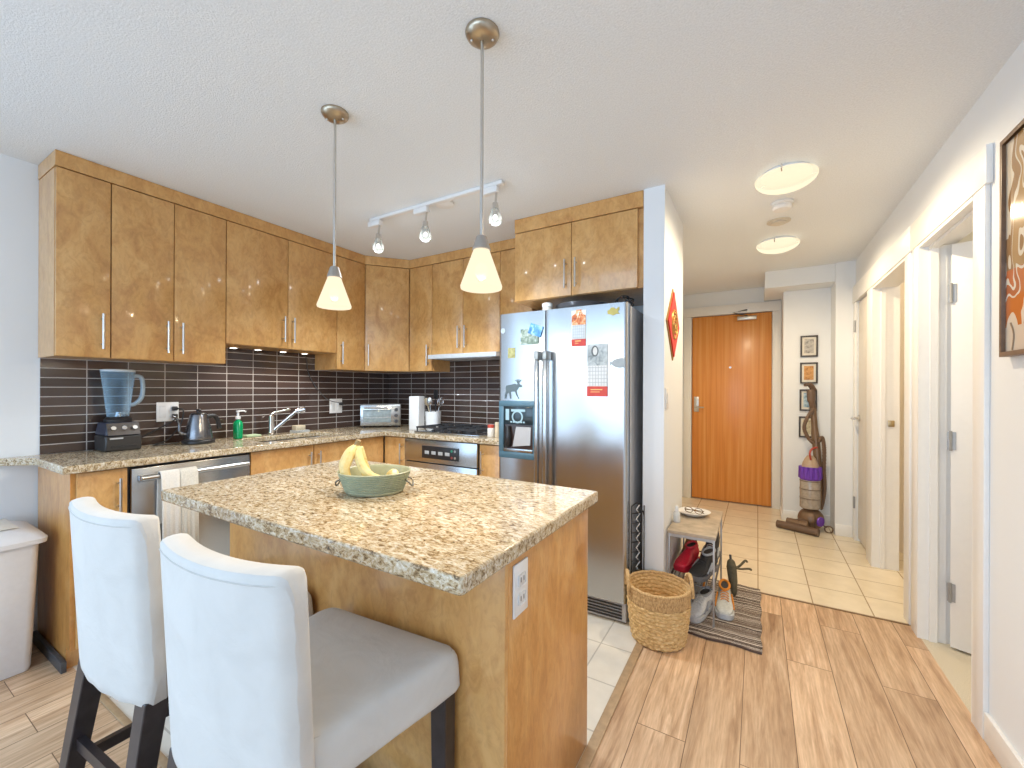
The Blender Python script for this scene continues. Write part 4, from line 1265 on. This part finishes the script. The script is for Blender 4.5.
# ================================================================== HALL SIDE
# woven basket
bx, by = -.443, 2.262
t = thing('woven_basket', 'round woven seagrass basket with two loop handles beside the fridge', 'basket', (bx, by, 0))
a = N('seagrass')
no = a.noise(a.coords(scale=(1, 1, 2.5)), 55, 4, .6)
a.set(col=a.ramp(no, [(.28, (.40, .235, .085)), (.5, (.70, .475, .21)), (.72, (.84, .65, .37))]), rough=.8)
M_sea = a.m
a = N('seagrass_rim')
no = a.noise(a.coords(scale=(3, 3, 1)), 60, 4, .6)
a.set(col=a.ramp(no, [(.3, (.30, .175, .065)), (.5, (.54, .35, .16)), (.7, (.70, .49, .25))]), rough=.8)
M_sea2 = a.m
def weave(z0, z1, r_f, rows, cols, amp, per=6, inv=1):
    b = BM(); nth = cols * 4
    rings = []
    for i in range(rows * per + 1):
        f = i / (rows * per)
        row = min(int(i / per), rows - 1)
        zz = z0 + (z1 - z0) * f
        loc = (i % per) / per
        env = math.sin(PI * loc)
        ring = []
        for k in range(nth):
            th = 2 * PI * k / nth
            ph = cols * th + (row % 2) * PI
            rr_ = r_f(f) + inv * amp * env * (.55 + .45 * math.sin(ph)) 
            ring.append((bx + rr_ * math.cos(th), by + rr_ * math.sin(th) * .97, zz + .002 * math.sin(ph * .5)))
        rings.append(ring)
    loft(b, rings, caps=False)
    return b
b = weave(.003, .205, lambda f: .128 + .026 * f ** .7, 11, 26, .008)
vs = [v for v in b.verts if v.co.z < .0055]
obj('woven_body', b, M_sea, t)
b = weave(.205, .278, lambda f: .153 + .004 * f, 3, 60, .004); obj('woven_rim', b, M_sea2, t)
b = weave(.015, .275, lambda f: .116 + .033 * f ** .7, 13, 26, .006, inv=-1); obj('inner_wall', b, M_sea, t)
b = BM(); lathe(b, [(.0, .006), (.125, .006), (.125, .014), (.0, .016)], (bx, by, 0), 40, caps=False); obj('bottom', b, M_sea, t)
b = BM(); tube(b, [(bx + .152 * math.cos(2 * PI * k / 48), by + .148 * math.sin(2 * PI * k / 48), .280 + .0015 * math.sin(k * 2.2)) for k in range(49)], .0085, 8); obj('rim_coil', b, M_sea2, t)
for a_ in (R(22), R(202)):
    c_, s_ = math.cos(a_), math.sin(a_)
    tg = (-s_, c_)
    b = BM(); tube(b, [(bx + .156 * c_ + tg[0] * q, by + .156 * s_ + tg[1] * q, zz) for q, zz in ((-.055, .245), (-.050, .285), (-.030, .325), (0, .338), (.030, .325), (.050, .285), (.055, .245))], .0095, 8, 4); obj('handle', b, M_sea2, t)

# striped rag rug
a = N('rag_rug')
tc = a.n('TexCoord'); sx = a.n('SeparateXYZ', {0: (tc, 3)})
wob = a.noise(a.coords(scale=(6, 6, 6)), 1.5, 3)
yy = a.n('Math', {0: (sx, 1), 1: (a.n('Math', {0: wob, 1: .022}, operation='MULTIPLY'), 0)}, operation='ADD')
cb = a.n('CombineXYZ', {0: 0.0, 1: yy, 2: 0.0})
s1 = a.noise(cb, 44, 2, .8)
cb2 = a.n('CombineXYZ', {0: (sx, 0), 1: (a.n('Math', {0: yy, 1: 3.0}, operation='MULTIPLY'), 0), 2: 0.0})
s2 = a.noise(cb2, 90, 2, .6)
c = a.ramp(s1, [(.0, (.05, .035, .03)), (.40, (.12, .08, .06)), (.45, (.62, .55, .48)), (.485, (.10, .065, .05)), (.54, (.34, .27, .22)), (.575, (.80, .75, .68)), (.63, (.08, .05, .04))], 'CONSTANT')
f = a.ramp(s2, [(.35, (.72, .70, .68)), (.6, (1.1, 1.1, 1.1))])
a.set(col=a.mix(1, (c, 0), (f, 0), 'MULTIPLY'), rough=.95, normal=a.bump(s2, .6, .006))
M_rug = a.m
b = BM(); nx, ny = 14, 26
g_ = [[b.verts.new((-.405 + .428 * i / nx + .004 * math.sin(j * .9), 2.385 + .755 * j / ny + .006 * math.sin(i * .8), .0075 + .0012 * math.sin(i * 1.7 + j * 1.1))) for j in range(ny + 1)] for i in range(nx + 1)]
for i in range(nx):
    for j in range(ny):
        b.faces.new((g_[i][j], g_[i + 1][j], g_[i + 1][j + 1], g_[i][j + 1]))
t = thing('rug', 'striped brown and cream rag rug under the shoe rack', 'rug', (-.19, 2.76, 0))
o = obj('woven_field', b, M_rug, t); sd = o.modifiers.new('solid', 'SOLIDIFY'); sd.thickness = .0075; sd.offset = -1 if False else 1
sd.offset = -1
b = BM(); tube(b, [(-.405 + .428 * k / 14, 2.383 + .006 * math.sin(k * .8), .006) for k in range(15)], .0055, 6); obj('end_hem', b, plain('rug_hem', (.09, .06, .05), .95), t)

# shoe rack table
RZ = .0085
t = thing('shoe_rack', 'small two-level shoe rack with a grey wood top against the white wall end', 'shoe rack', (-.315, 2.77, 0))
M_frame = plain('rack_grey_metal', (.46, .46, .47), .4, .5)
x0, x1, y0, y1 = -.434, -.196, 2.495, 3.05
b = BM(); box(b, x0 - .006, x1 + .006, y0 - .006, y1 + .006, .482, .500, .002); obj('top', b, plain('weathered_oak', (.44, .36, .27), .5, nscale=14, var=.22), t)
for x in (x0, x1):
    for y in (y0, y1):
        b = BM(); box(b, x - .009 if x == x1 else x, x if x == x1 else x + .009, y if y == y0 else y - .018, y + .018 if y == y0 else y, RZ, .4815, .001); obj('leg', b, M_frame, t)
b = BM()
for x in (x0 + .004, x1 - .004):
    box(b, x - .004, x + .004, y0 + .018, y1 - .018, .465, .4815)
for y in (y0 + .006, y1 - .006):
    box(b, x0 + .009, x1 - .009, y - .005, y + .005, .465, .4815)
obj('top_frame', b, M_frame, t, False)
b = BM(); SH = .222
for x in (x0 + .004, x1 - .004):
    box(b, x - .004, x + .004, y0 + .018, y1 - .018, SH - .012, SH)
for k in range(9):
    x = x0 + .02 + k * (x1 - x0 - .04) / 8
    cyl(b, (x, y0 + .004, SH - .004), (x, y1 - .004, SH - .004), .0028, seg=6)
for y in (y0 + .004, y1 - .004, (y0 + y1) / 2):
    cyl(b, (x0 + .009, y, SH - .009), (x1 - .009, y, SH - .009), .0035, seg=6)
obj('shelf', b, plain('shelf_mesh', (.12, .12, .13), .4, .5), t)
# on top of the rack
t = thing('plate', 'white oval dish holding a pair of folded glasses on the shoe rack', 'plate', (-.345, 2.86, .5), R(20))
b = BM(); lathe(b, [(.0, .001), (.05, .001), (.075, .012), (.098, .026), (.100, .028), (.095, .029), (.07, .018), (.045, .008), (.0, .007)], (0, 0, 0), 40, 1, .86, caps=False); obj('dish', b, M_white_pl, t, world=False)
t = thing('folded_glasses', 'tortoiseshell glasses folded in the white dish on the shoe rack', 'glasses', (-.345, 2.86, .512), R(-10))
M_tort = plain('tortoiseshell', (.16, .085, .03), .25, nscale=90, var=.6)
for sx_ in (-1, 1):
    b = BM(); tube(b, [(sx_ * .03 + .024 * math.cos(2 * PI * k / 20), .0, .019 + .017 * math.sin(2 * PI * k / 20)) for k in range(21)], .0022, 6); obj('rim', b, M_tort, t, world=False)
b = BM(); tube(b, [(-.006, 0, .022), (0, -.003, .025), (.006, 0, .022)], .0022, 6, 3); obj('bridge', b, M_tort, t, world=False)
for sx_ in (-1, 1):
    b = BM(); tube(b, [(sx_ * .054, .001, .024), (sx_ * .050, .010 + .004 * sx_, .020), (-sx_ * .045, .016 + .005 * sx_, .012), (-sx_ * .058, .017 + .005 * sx_, .006)], .0024, 6, 4); obj('temple', b, M_tort, t, world=False)
t = thing('small_bottle', 'slim white spray bottle on the front left corner of the shoe rack', 'bottle', (-.416, 2.665, .5))
b = BM(); lathe(b, [(.020, .001), (.021, .004), (.019, .055), (.012, .066)], (-.416, 2.665, .5), 18); obj('body', b, plain('bottle_frost', (.72, .72, .70), .25), t)
b = BM(); lathe(b, [(.011, .0665), (.011, .092), (.007, .098)], (-.416, 2.665, .5), 16); obj('cap', b, M_white_pl, t)

# shoes
def shoe(name, label, loc, rz, upper, sole, accent=None, high=.0, L_=.275, group=None, laces=None):
    """toe towards local -y, heel at +y"""
    t = thing(name, label, 'shoe', loc, rz, group)
    stn = [(-.5, .012, .030, .0), (-.47, .030, .040, .004), (-.40, .041, .052, 0), (-.28, .046, .060, 0), (-.14, .044, .074, 0), (-.02, .038, .092, 0), (.12, .035, .100 + high, 0), (.28, .034, .098 + high, 0), (.40, .034, .100 + high, 0), (.47, .028, .104 + high, 0), (.50, .018, .098 + high, 0)]
    def ring(f, w, h, z0):
        y = f * L_
        pts = []
        for k in range(16):
            a_ = 2 * PI * k / 16
            c_, s_ = math.cos(a_), math.sin(a_)
            x = w * math.copysign(abs(c_) ** .75, c_) * (1 - max(0, s_) * (.42 if f > .05 else .12 + max(0, f + .25) * 1.0))
            zz = z0 + .022 + (h - .022) * (.5 + .5 * math.copysign(abs(s_) ** .8, s_))
            pts.append((x, y, zz))
        return pts
    b = BM(); loft(b, [ring(*s_) for s_ in stn]); up_ = obj('upper', b, upper, t, world=False, sub=1)
    b = BM()
    ws = [(f, w + .004) for f, w, h, z0 in stn]
    out = [(w, f * L_) for f, w in ws] + [(-w, f * L_) for f, w in reversed(ws)]
    loft(b, [[(x * .96, y * .985, .001) for x, y in out], [(x, y, .010 + (.006 if y < -.42 * L_ else 0)) for x, y in out], [(x * .99, y, .026 + (.004 if y < -.42 * L_ else 0)) for x, y in out]]); obj('sole', b, sole, t, world=False)
    b = BM(); rg = []
    for k in range(25):
        a_ = 2 * PI * k / 24
        rg.append((.026 * math.cos(a_), (.24 + .20 * math.sin(a_)) * L_, .101 + high + .006 * math.sin(a_)))
    tube(b, rg, .0075, 6); obj('collar', b, accent or upper, t, world=False)
    b = BM(); lathe(b, [(.0, 0), (1, 0), (1, .002), (0, .002)], (0, 0, 0), 20, caps=False); b.transform(Matrix.Translation((0, .24 * L_, .101 + high)) @ Matrix.Diagonal((.024, .19 * L_, 1, 1))); obj('opening', b, plain('shoe_lining', (.05, .045, .045), .9), t, world=False)
    if laces:
        b = BM()
        for k in range(4):
            y = (-.17 + k * .055) * L_; zz = .073 + k * .0078
            tube(b, [(-.022, y, zz - .006), (-.010, y + .004, zz + .004), (.010, y - .004, zz + .004), (.022, y, zz - .006)], .003, 6, 3)
        obj('laces', b, laces, t, world=False)
    if accent:
        for sx_ in (-1, 1):
            b = BM()
            tube(b, [(sx_ * .0465, -.22 * L_, .034), (sx_ * .044, -.06 * L_, .058), (sx_ * .039, .06 * L_, .072)], .0045, 6, 4); tube(b, [(sx_ * .045, -.06 * L_, .034), (sx_ * .041, .08 * L_, .056), (sx_ * .038, .18 * L_, .070)], .0045, 6, 4)
            obj('side_stripe', b, accent, t, world=False)
    return t
mS = lambda n, c, r_=.7: plain(n, c, r_, nscale=120, var=.12)
SHZ = SH + .001
shoe('trainer', 'black and grey trainer at the front right of the rack shelf', (-.264, 2.655, SHZ), R(-17), mS('shoe_black', (.03, .03, .032)), mS('sole_dark', (.16, .16, .17)), mS('shoe_silver', (.42, .44, .47)), laces=mS('lace_black', (.04, .04, .045)), high=.015)
shoe('shoe', 'bright red shoe at the left of the rack shelf', (-.364, 2.735, SHZ), R(-14), mS('shoe_red', (.70, .02, .05), .4), mS('sole_red', (.55, .015, .04), .4), L_=.25, high=.01)
shoe('shoe', 'brown leather shoe at the back of the rack shelf behind the red one', (-.374, 2.975, SHZ), R(2), mS('shoe_brown', (.26, .12, .035), .45), mS('sole_brown', (.08, .045, .025)), L_=.21, high=.05)
shoe('boot', 'tall black boot with pale laces at the back right of the rack shelf', (-.250, 2.92, SHZ), R(-8), mS('shoe_black', (.03, .03, .032)), mS('sole_dark', (.16, .16, .17)), mS('shoe_silver', (.42, .44, .47)), high=.10, L_=.22, laces=mS('lace_white', (.6, .6, .6)))
shoe('trainer', 'white and grey trainer on the rug at the front of the rack', (-.278, 2.625, RZ + .001), R(-16), mS('shoe_white', (.66, .66, .66)), mS('sole_white', (.62, .62, .62)), mS('shoe_lgrey', (.34, .35, .37)), laces=mS('lace_white', (.6, .6, .6)))
shoe('trainer', 'pale trainer with an orange collar beside the right front leg of the rack', (-.162, 2.745, RZ + .001), R(4), mS('shoe_pale', (.60, .61, .58)), mS('sole_white', (.62, .62, .62)), mS('shoe_orange', (.72, .26, .03)), laces=mS('lace_orange', (.72, .28, .05)), high=.012)
shoe('trainer', 'grey trainer on the rug behind the white one under the rack', (-.330, 2.905, RZ + .001), R(-8), mS('shoe_midgrey', (.30, .30, .31)), mS('sole_white', (.62, .62, .62)), mS('shoe_orange', (.72, .26, .03)))
# folded umbrella leaning on the rack
t = thing('folded_umbrella', 'olive folded umbrella leaning against the back right leg of the shoe rack', 'umbrella', (-.135, 2.93, RZ))
P0, P1 = Vector((-.118, 2.945, RZ + .003)), Vector((-.150, 3.00, .285))
d = (P1 - P0)
b = BM(); tube(b, [P0 + d * f for f in (0, .06, .3, .6, .72, .76)], [.006, .016, .026, .030, .022, .012], 10); obj('canopy', b, plain('olive_cloth', (.13, .11, .065), .85, nscale=30, var=.25), t)
b = BM(); tube(b, [P0 + d * .76, P0 + d * .80, P0 + d * .86], .007, 8); obj('shaft', b, M_dkgrey, t)
for q in ((.075, .03, .045), (.095, -.03, .02)):
    b = BM(); s0 = P0 + d * .60; tube(b, [s0, s0 + Vector((q[0] * .5, q[1] * .4, q[2] * .1)), s0 + Vector(q), s0 + Vector((q[0] * 1.15, q[1], q[2] * .8))], .010, 8, 4, .6); obj('strap', b, plain('olive_cloth', (.13, .11, .065), .85), t)
# tall wire rack standing in the gap beside the fridge
t = thing('wire_rack', 'tall black wire rack standing upright in the gap between the fridge and the wall', 'wire rack', (-.575, 2.39, 0))
M_wire = plain('black_wire', (.03, .025, .025), .4, .5)
b = BM()
for x, y in ((-.605, 2.350), (-.562, 2.402), (-.550, 2.410)):
    cyl(b, (x, y, .002), (x, y, .64), .003, seg=6)
tube(b, [(-.605, 2.350, .64), (-.585, 2.385, .655), (-.562, 2.402, .64)], .003, 6, 4); tube(b, [(-.562, 2.402, .60), (-.556, 2.406, .61), (-.550, 2.410, .58)], .003, 6, 4)
obj('frame', b, M_wire, t)
for k in range(11):
    zz = .06 + k * .054
    b = BM(); cyl(b, (-.605, 2.350, zz), (-.562, 2.402, zz), .0022, seg=6); obj('rung', b, M_wire, t)
b = BM()
tube(b, [((-.588 if k % 2 else -.572), (2.388 if k % 2 else 2.402), .05 + k * .027) for k in range(23)], .0035, 6); obj('zigzag_wire', b, plain('white_wire', (.75, .73, .70), .4), t)
# dark rubber panel behind (hose edge of the fridge gap)

# red New Year diamond on the wall end
t = thing('diamond_decoration', 'red and gold diamond-shaped New Year ornament hung on the white wall end', 'wall ornament', (-.447, 2.672, 1.691))
def dia(h_, w_, x0, x1, mat, nm, parent):
    b = BM(); pts = [(2.672, 1.691 + h_), (2.672 + w_, 1.691), (2.672, 1.691 - h_), (2.672 - w_, 1.691)]
    prism(b, [(p, q) for p, q in pts], x0, x1)
    for v in b.verts:
        v.co = Vector((v.co.z, v.co.x, v.co.y))
    return obj(nm, b, mat, parent, False)
M_gold = plain('gold_foil', (.60, .36, .09), .35, .5)
M_redp = plain('lucky_red', (.66, .03, .025), .45)
dia(.218, .205, -.4475, -.441, plain('brown_gold_edge', (.38, .22, .07), .4, .3), 'gold_border', t)
rp = dia(.196, .184, -.4409, -.434, M_redp, 'red_panel', t)
b = BM(); pts = []
for k in range(37):
    a_ = 2 * PI * k / 36
    pts.append((-.4335, 2.672 + .085 * math.cos(a_), 1.691 + .085 * math.sin(a_)))
tube(b, pts, .006, 6); obj('gold_ring', b, M_gold, rp)
try:
    cu = bpy.data.curves.new('fu', 'FONT'); cu.body = '\u798f'; cu.size = .15; cu.extrude = .002; cu.align_x = 'CENTER'; cu.align_y = 'CENTER'
    co_ = bpy.data.objects.new('fu', cu); C.objects.link(co_)
    bpy.context.view_layer.update()
    me = bpy.data.meshes.new_from_object(co_.evaluated_get(bpy.context.evaluated_depsgraph_get()))
    bpy.data.objects.remove(co_)
    b = BM(); b.from_mesh(me)
    # text x -> world y, text y -> world z, facing +x
    b.transform(Matrix(((0, 0, 1, -.431), (1, 0, 0, 2.672), (0, 1, 0, 1.691), (0, 0, 0, 1))))
    if len(b.verts) > 20:
        obj('gold_character', b, M_gold, rp, False)
    else:
        b.free()
except Exception as ex_:
    print('text failed', ex_)
# light switch on the wall end
t = thing('light_switch', 'small white light switch plate on the wall end below the red diamond', 'light switch', (-.447, 2.49, 1.19))
b = BM(); box(b, -.4475, -.442, 2.455, 2.53, 1.185, 1.305, .002); obj('plate', b, M_white_pl, t)
b = BM(); box(b, -.4418, -.438, 2.48, 2.505, 1.215, 1.275, .001); obj('rocker', b, M_white_pl, t)

# four small framed pictures on the niche wall
M_frame_b = plain('frame_black', (.05, .042, .04), .4)
pm = [('picture_sketch', [(.3, (.14, .13, .12)), (.5, (.42, .40, .37)), (.7, (.64, .60, .55))], 'black framed grey sketch, topmost of the four small pictures'),
      ('picture_orange', [(.3, (.30, .12, .03)), (.5, (.55, .27, .08)), (.7, (.68, .40, .15))], 'black framed orange picture, second from the top of four'),
      ('picture_blue', [(.3, (.08, .16, .24)), (.5, (.36, .50, .60)), (.7, (.62, .70, .74))], 'black framed pale blue picture behind the vacuum handle, third of four'),
      ('picture_yellow', [(.3, (.20, .17, .08)), (.5, (.60, .53, .36)), (.7, (.70, .66, .54))], 'black framed cream picture behind the vacuum hose, lowest of four')]
for (nm, stops, lab), (zt, zb, xa, xb) in zip(pm, ((1.829, 1.622, .362, .502), (1.567, 1.362, .360, .501), (1.305, 1.095, .357, .496), (1.040, .835, .352, .490))):
    t = thing('framed_picture', lab, 'picture', ((xa + xb) / 2, 4.968, zb), 0, 'small framed pictures on the niche wall')
    ya, yb = 4.950, 4.9685
    b = BM(); box(b, xa, xb, ya, yb, zt - .014, zt, .001); box(b, xa, xb, ya, yb, zb, zb + .014, .001); box(b, xa, xa + .014, ya, yb, zb + .014, zt - .014, .001); box(b, xb - .014, xb, ya, yb, zb + .014, zt - .014, .001); obj('frame', b, M_frame_b, t)
    b = BM(); box(b, xa + .0142, xb - .0142, 4.960, 4.966, zb + .0142, zt - .0142); mt = obj('mat_board', b, plain('mat_cream', (.72, .68, .60), .7), t, False)
    b = BM(); box(b, xa + .032, xb - .032, 4.9585, 4.9598, zb + .036, zt - .034); obj('print', b, pic_mat(nm, stops, 28), mt, False)

# large framed artwork on the right wall
t = thing('framed_artwork', 'large wood-framed brown and orange abstract art at the right edge', 'picture', (.741, 1.80, 1.41))
y0, y1, z0, z1 = 1.52, 2.087, 1.412, 2.151
b = BM()
for q in ((y0, y1, z0, z0 + .016), (y0, y1, z1 - .016, z1), (y0, y0 + .014, z0 + .016, z1 - .016), (y1 - .014, y1, z0 + .016, z1 - .016)):
    box(b, .716, .741, q[0], q[1], q[2], q[3], .001)
obj('frame', b, plain('walnut_frame', (.16, .09, .05), .4, nscale=25, var=.2), t)
a = N('abstract_art')
co = a.coords(scale=(1, 1.9, .95), rot=(R(24), 0, 0), loc=(0, .35, .1))
wv = a.noise(co, 4.2, 1.2, .4, .9)
c1 = a.ramp(wv, [(.0, (.66, .60, .50)), (.37, (.30, .175, .075)), (.455, (.70, .65, .56)), (.48, (.40, .25, .11)), (.56, (.70, .65, .56)), (.585, (.30, .18, .08)), (.68, (.66, .60, .50))], 'CONSTANT')
c2 = a.ramp(wv, [(.0, (.70, .64, .55)), (.37, (.50, .14, .035)), (.455, (.72, .66, .57)), (.48, (.44, .13, .035)), (.56, (.72, .66, .57)), (.585, (.54, .17, .04)), (.68, (.68, .62, .53))], 'CONSTANT')
tc = a.n('TexCoord'); sx = a.n('SeparateXYZ', {0: (tc, 3)})
lt = a.n('Math', {0: (sx, 2), 1: .29}, operation='LESS_THAN')
lo = a.n('Math', {0: (sx, 2), 1: .10}, operation='LESS_THAN')
cc = a.mix(lo, a.mix(lt, (c1, 0), (c2, 0)), (.66, .60, .52))
a.set(col=cc, rough=.12, coat=.6, coatr=.03)
b = BM(); box(b, .727, .735, y0 + .0142, y1 - .0142, z0 + .0162, z1 - .0162); pr = obj('print', b, a.m, t, False)
b = BM(); tube(b, [(.7265, y1 - .06, z0 + .02), (.7265, y1 - .07, z0 + .07), (.7265, y1 - .05, z0 + .11)], .003, 6, 4); obj('ink_stem', b, plain('ink_brown', (.30, .20, .12), .5), pr)

# upright vacuum cleaner
vx, vy = .432, 4.745
t = thing('vacuum_cleaner', 'upright ball vacuum cleaner with a purple and clear bin leaning in the niche', 'vacuum cleaner', (vx, vy, 0))
M_vac = plain('vacuum_bronze', (.20, .125, .075), .35, .3)
M_vac2 = plain('vacuum_brown', (.14, .085, .055), .45)
M_pur = plain('vacuum_purple', (.16, .05, .46), .3, .2)
b = BM(); sphere(b, (vx, vy, .104), .103, 1, .95, 1, 28, 16); bl = obj('ball', b, M_vac, t)
b = BM(); tube(b, [(vx + .02 + .1045 * math.cos(2 * PI * k / 30) * .0, vy + .099 * math.cos(2 * PI * k / 30), .104 + .1045 * math.sin(2 * PI * k / 30)) for k in range(31)], .006, 6); obj('ball_ring', b, M_vac2, bl)
b = BM(); lathe(b, [(.0, 0), (.045, 0), (.04, .012), (.0, .014)], (0, 0, 0), 24, caps=False); b.transform(Matrix.Translation((vx + .062, vy - .075, .104)) @ Matrix.Rotation(R(50), 4, 'Z') @ Matrix.Rotation(R(90), 4, 'X')); obj('ball_cap', b, M_pur, bl)
hp0, hp1 = Vector((.165, 4.665, .036)), Vector((.472, 4.545, .036))
b = BM(); cyl(b, hp0, hp1, .034, seg=20)
hd = obj('floor_head', b, M_vac2, t)
b = BM(); hm = (hp0 + hp1) / 2; cyl(b, hm + Vector((-.075, .075, .03)), hm + Vector((.085, .02, .03)), .036, seg=18); obj('head_neck', b, M_vac, hd)
b = BM(); tube(b, [hm + Vector((.0, .04, .04)), (vx - .05, vy - .06, .09), (vx, vy - .04, .12)], .03, 10, 4); obj('swivel', b, M_vac2, hd)
bxx, byy = vx - .008, vy - .02
b = BM(); lathe(b, [(.070, .205), (.080, .215), (.080, .465), (.078, .470)], (bxx, byy, 0), 32); bn = obj('dust_bin', b, plain('bin_smoke', (.36, .31, .26), .15, var=.15), t)
b = BM()
for zz in (.30, .385, .46):
    tube(b, [(bxx + .081 * math.cos(2 * PI * k / 30), byy + .081 * math.sin(2 * PI * k / 30), zz) for k in range(31)], .003, 5)
obj('bin_ring', b, M_vac2, bn)
b = BM(); lathe(b, [(.078, .4705), (.084, .478), (.086, .52), (.080, .565), (.064, .575)], (bxx, byy, 0), 32); cy_ = obj('cyclone', b, M_pur, t)
for k in range(12):
    a_ = 2 * PI * k / 12
    b = BM(); cyl(b, (bxx + .076 * math.cos(a_), byy + .076 * math.sin(a_), .485), (bxx + .070 * math.cos(a_), byy + .070 * math.sin(a_), .59), .017, .020, 10); obj('cone', b, M_pur, cy_)
b = BM(); lathe(b, [(.068, .5755), (.060, .62), (.045, .66), (.025, .69)], (bxx, byy, 0), 24); obj('cyclone_cap', b, plain('cap_tan', (.46, .34, .24), .35), cy_)
b = BM(); tube(b, [(bxx, byy - .055, .66), (bxx - .01, byy - .07, .72), (bxx + .01, byy - .05, .76), (bxx + .05, byy - .01, .77)], .008, 8, 4); obj('carry_handle', b, plain('vacuum_red', (.42, .05, .03), .4), cy_)
b = BM(); tube(b, [(vx + .062, vy + .03, .20), (vx + .06, vy + .05, .55), (vx + .035, vy + .10, .95), (vx + .025, vy + .13, 1.14)], [.034, .032, .026, .020], 12, 5); wd_ = obj('wand', b, M_vac, t)
b = BM(); tube(b, [(vx + .027, vy + .13, 1.12), (vx + .012, vy + .12, 1.20), (vx + .008, vy + .13, 1.30)], [.026, .034, .030], 12, 5); tube(b, [(vx - .045, vy + .06, 1.345), (vx + .0, vy + .10, 1.345), (vx + .03, vy + .14, 1.30)], [.014, .024, .026], 10, 4); obj('handle_grip', b, M_vac2, wd_)
b = BM(); pts = spline([(vx + .02, vy + .08, 1.12), (vx - .03, vy + .03, 1.03), (vx - .052, vy + .02, .94), (vx - .02, vy + .02, .85), (vx + .02, vy + .02, .80)], 10)
tube(b, pts, [.014 + .002 * (i % 2) for i in range(len(pts))], 8); obj('hose', b, M_vac2, t)
b = BM(); pts = spline([(vx + .06, vy + .02, .82), (vx + .085, vy + .02, .86), (vx + .10, vy + .02, .76), (vx + .10, vy + .03, .55), (vx + .105, vy + .02, .40), (vx + .09, vy + .02, .26), (vx + .07, vy + .0, .20)], 14)
tube(b, pts, [.014 + .0025 * (i % 2) for i in range(len(pts))], 8); obj('hose', b, M_vac2, t)
b = BM(); tube(b, [(vx + .13 + .03 * math.cos(2 * PI * k / 16), vy - .03, .033 + .03 * math.sin(2 * PI * k / 16)) for k in range(17)], .006, 6); tube(b, [(vx + .09, vy - .02, .06), (vx + .12, vy - .03, .05)], .006, 6); obj('wheel', b, M_vac2, t)
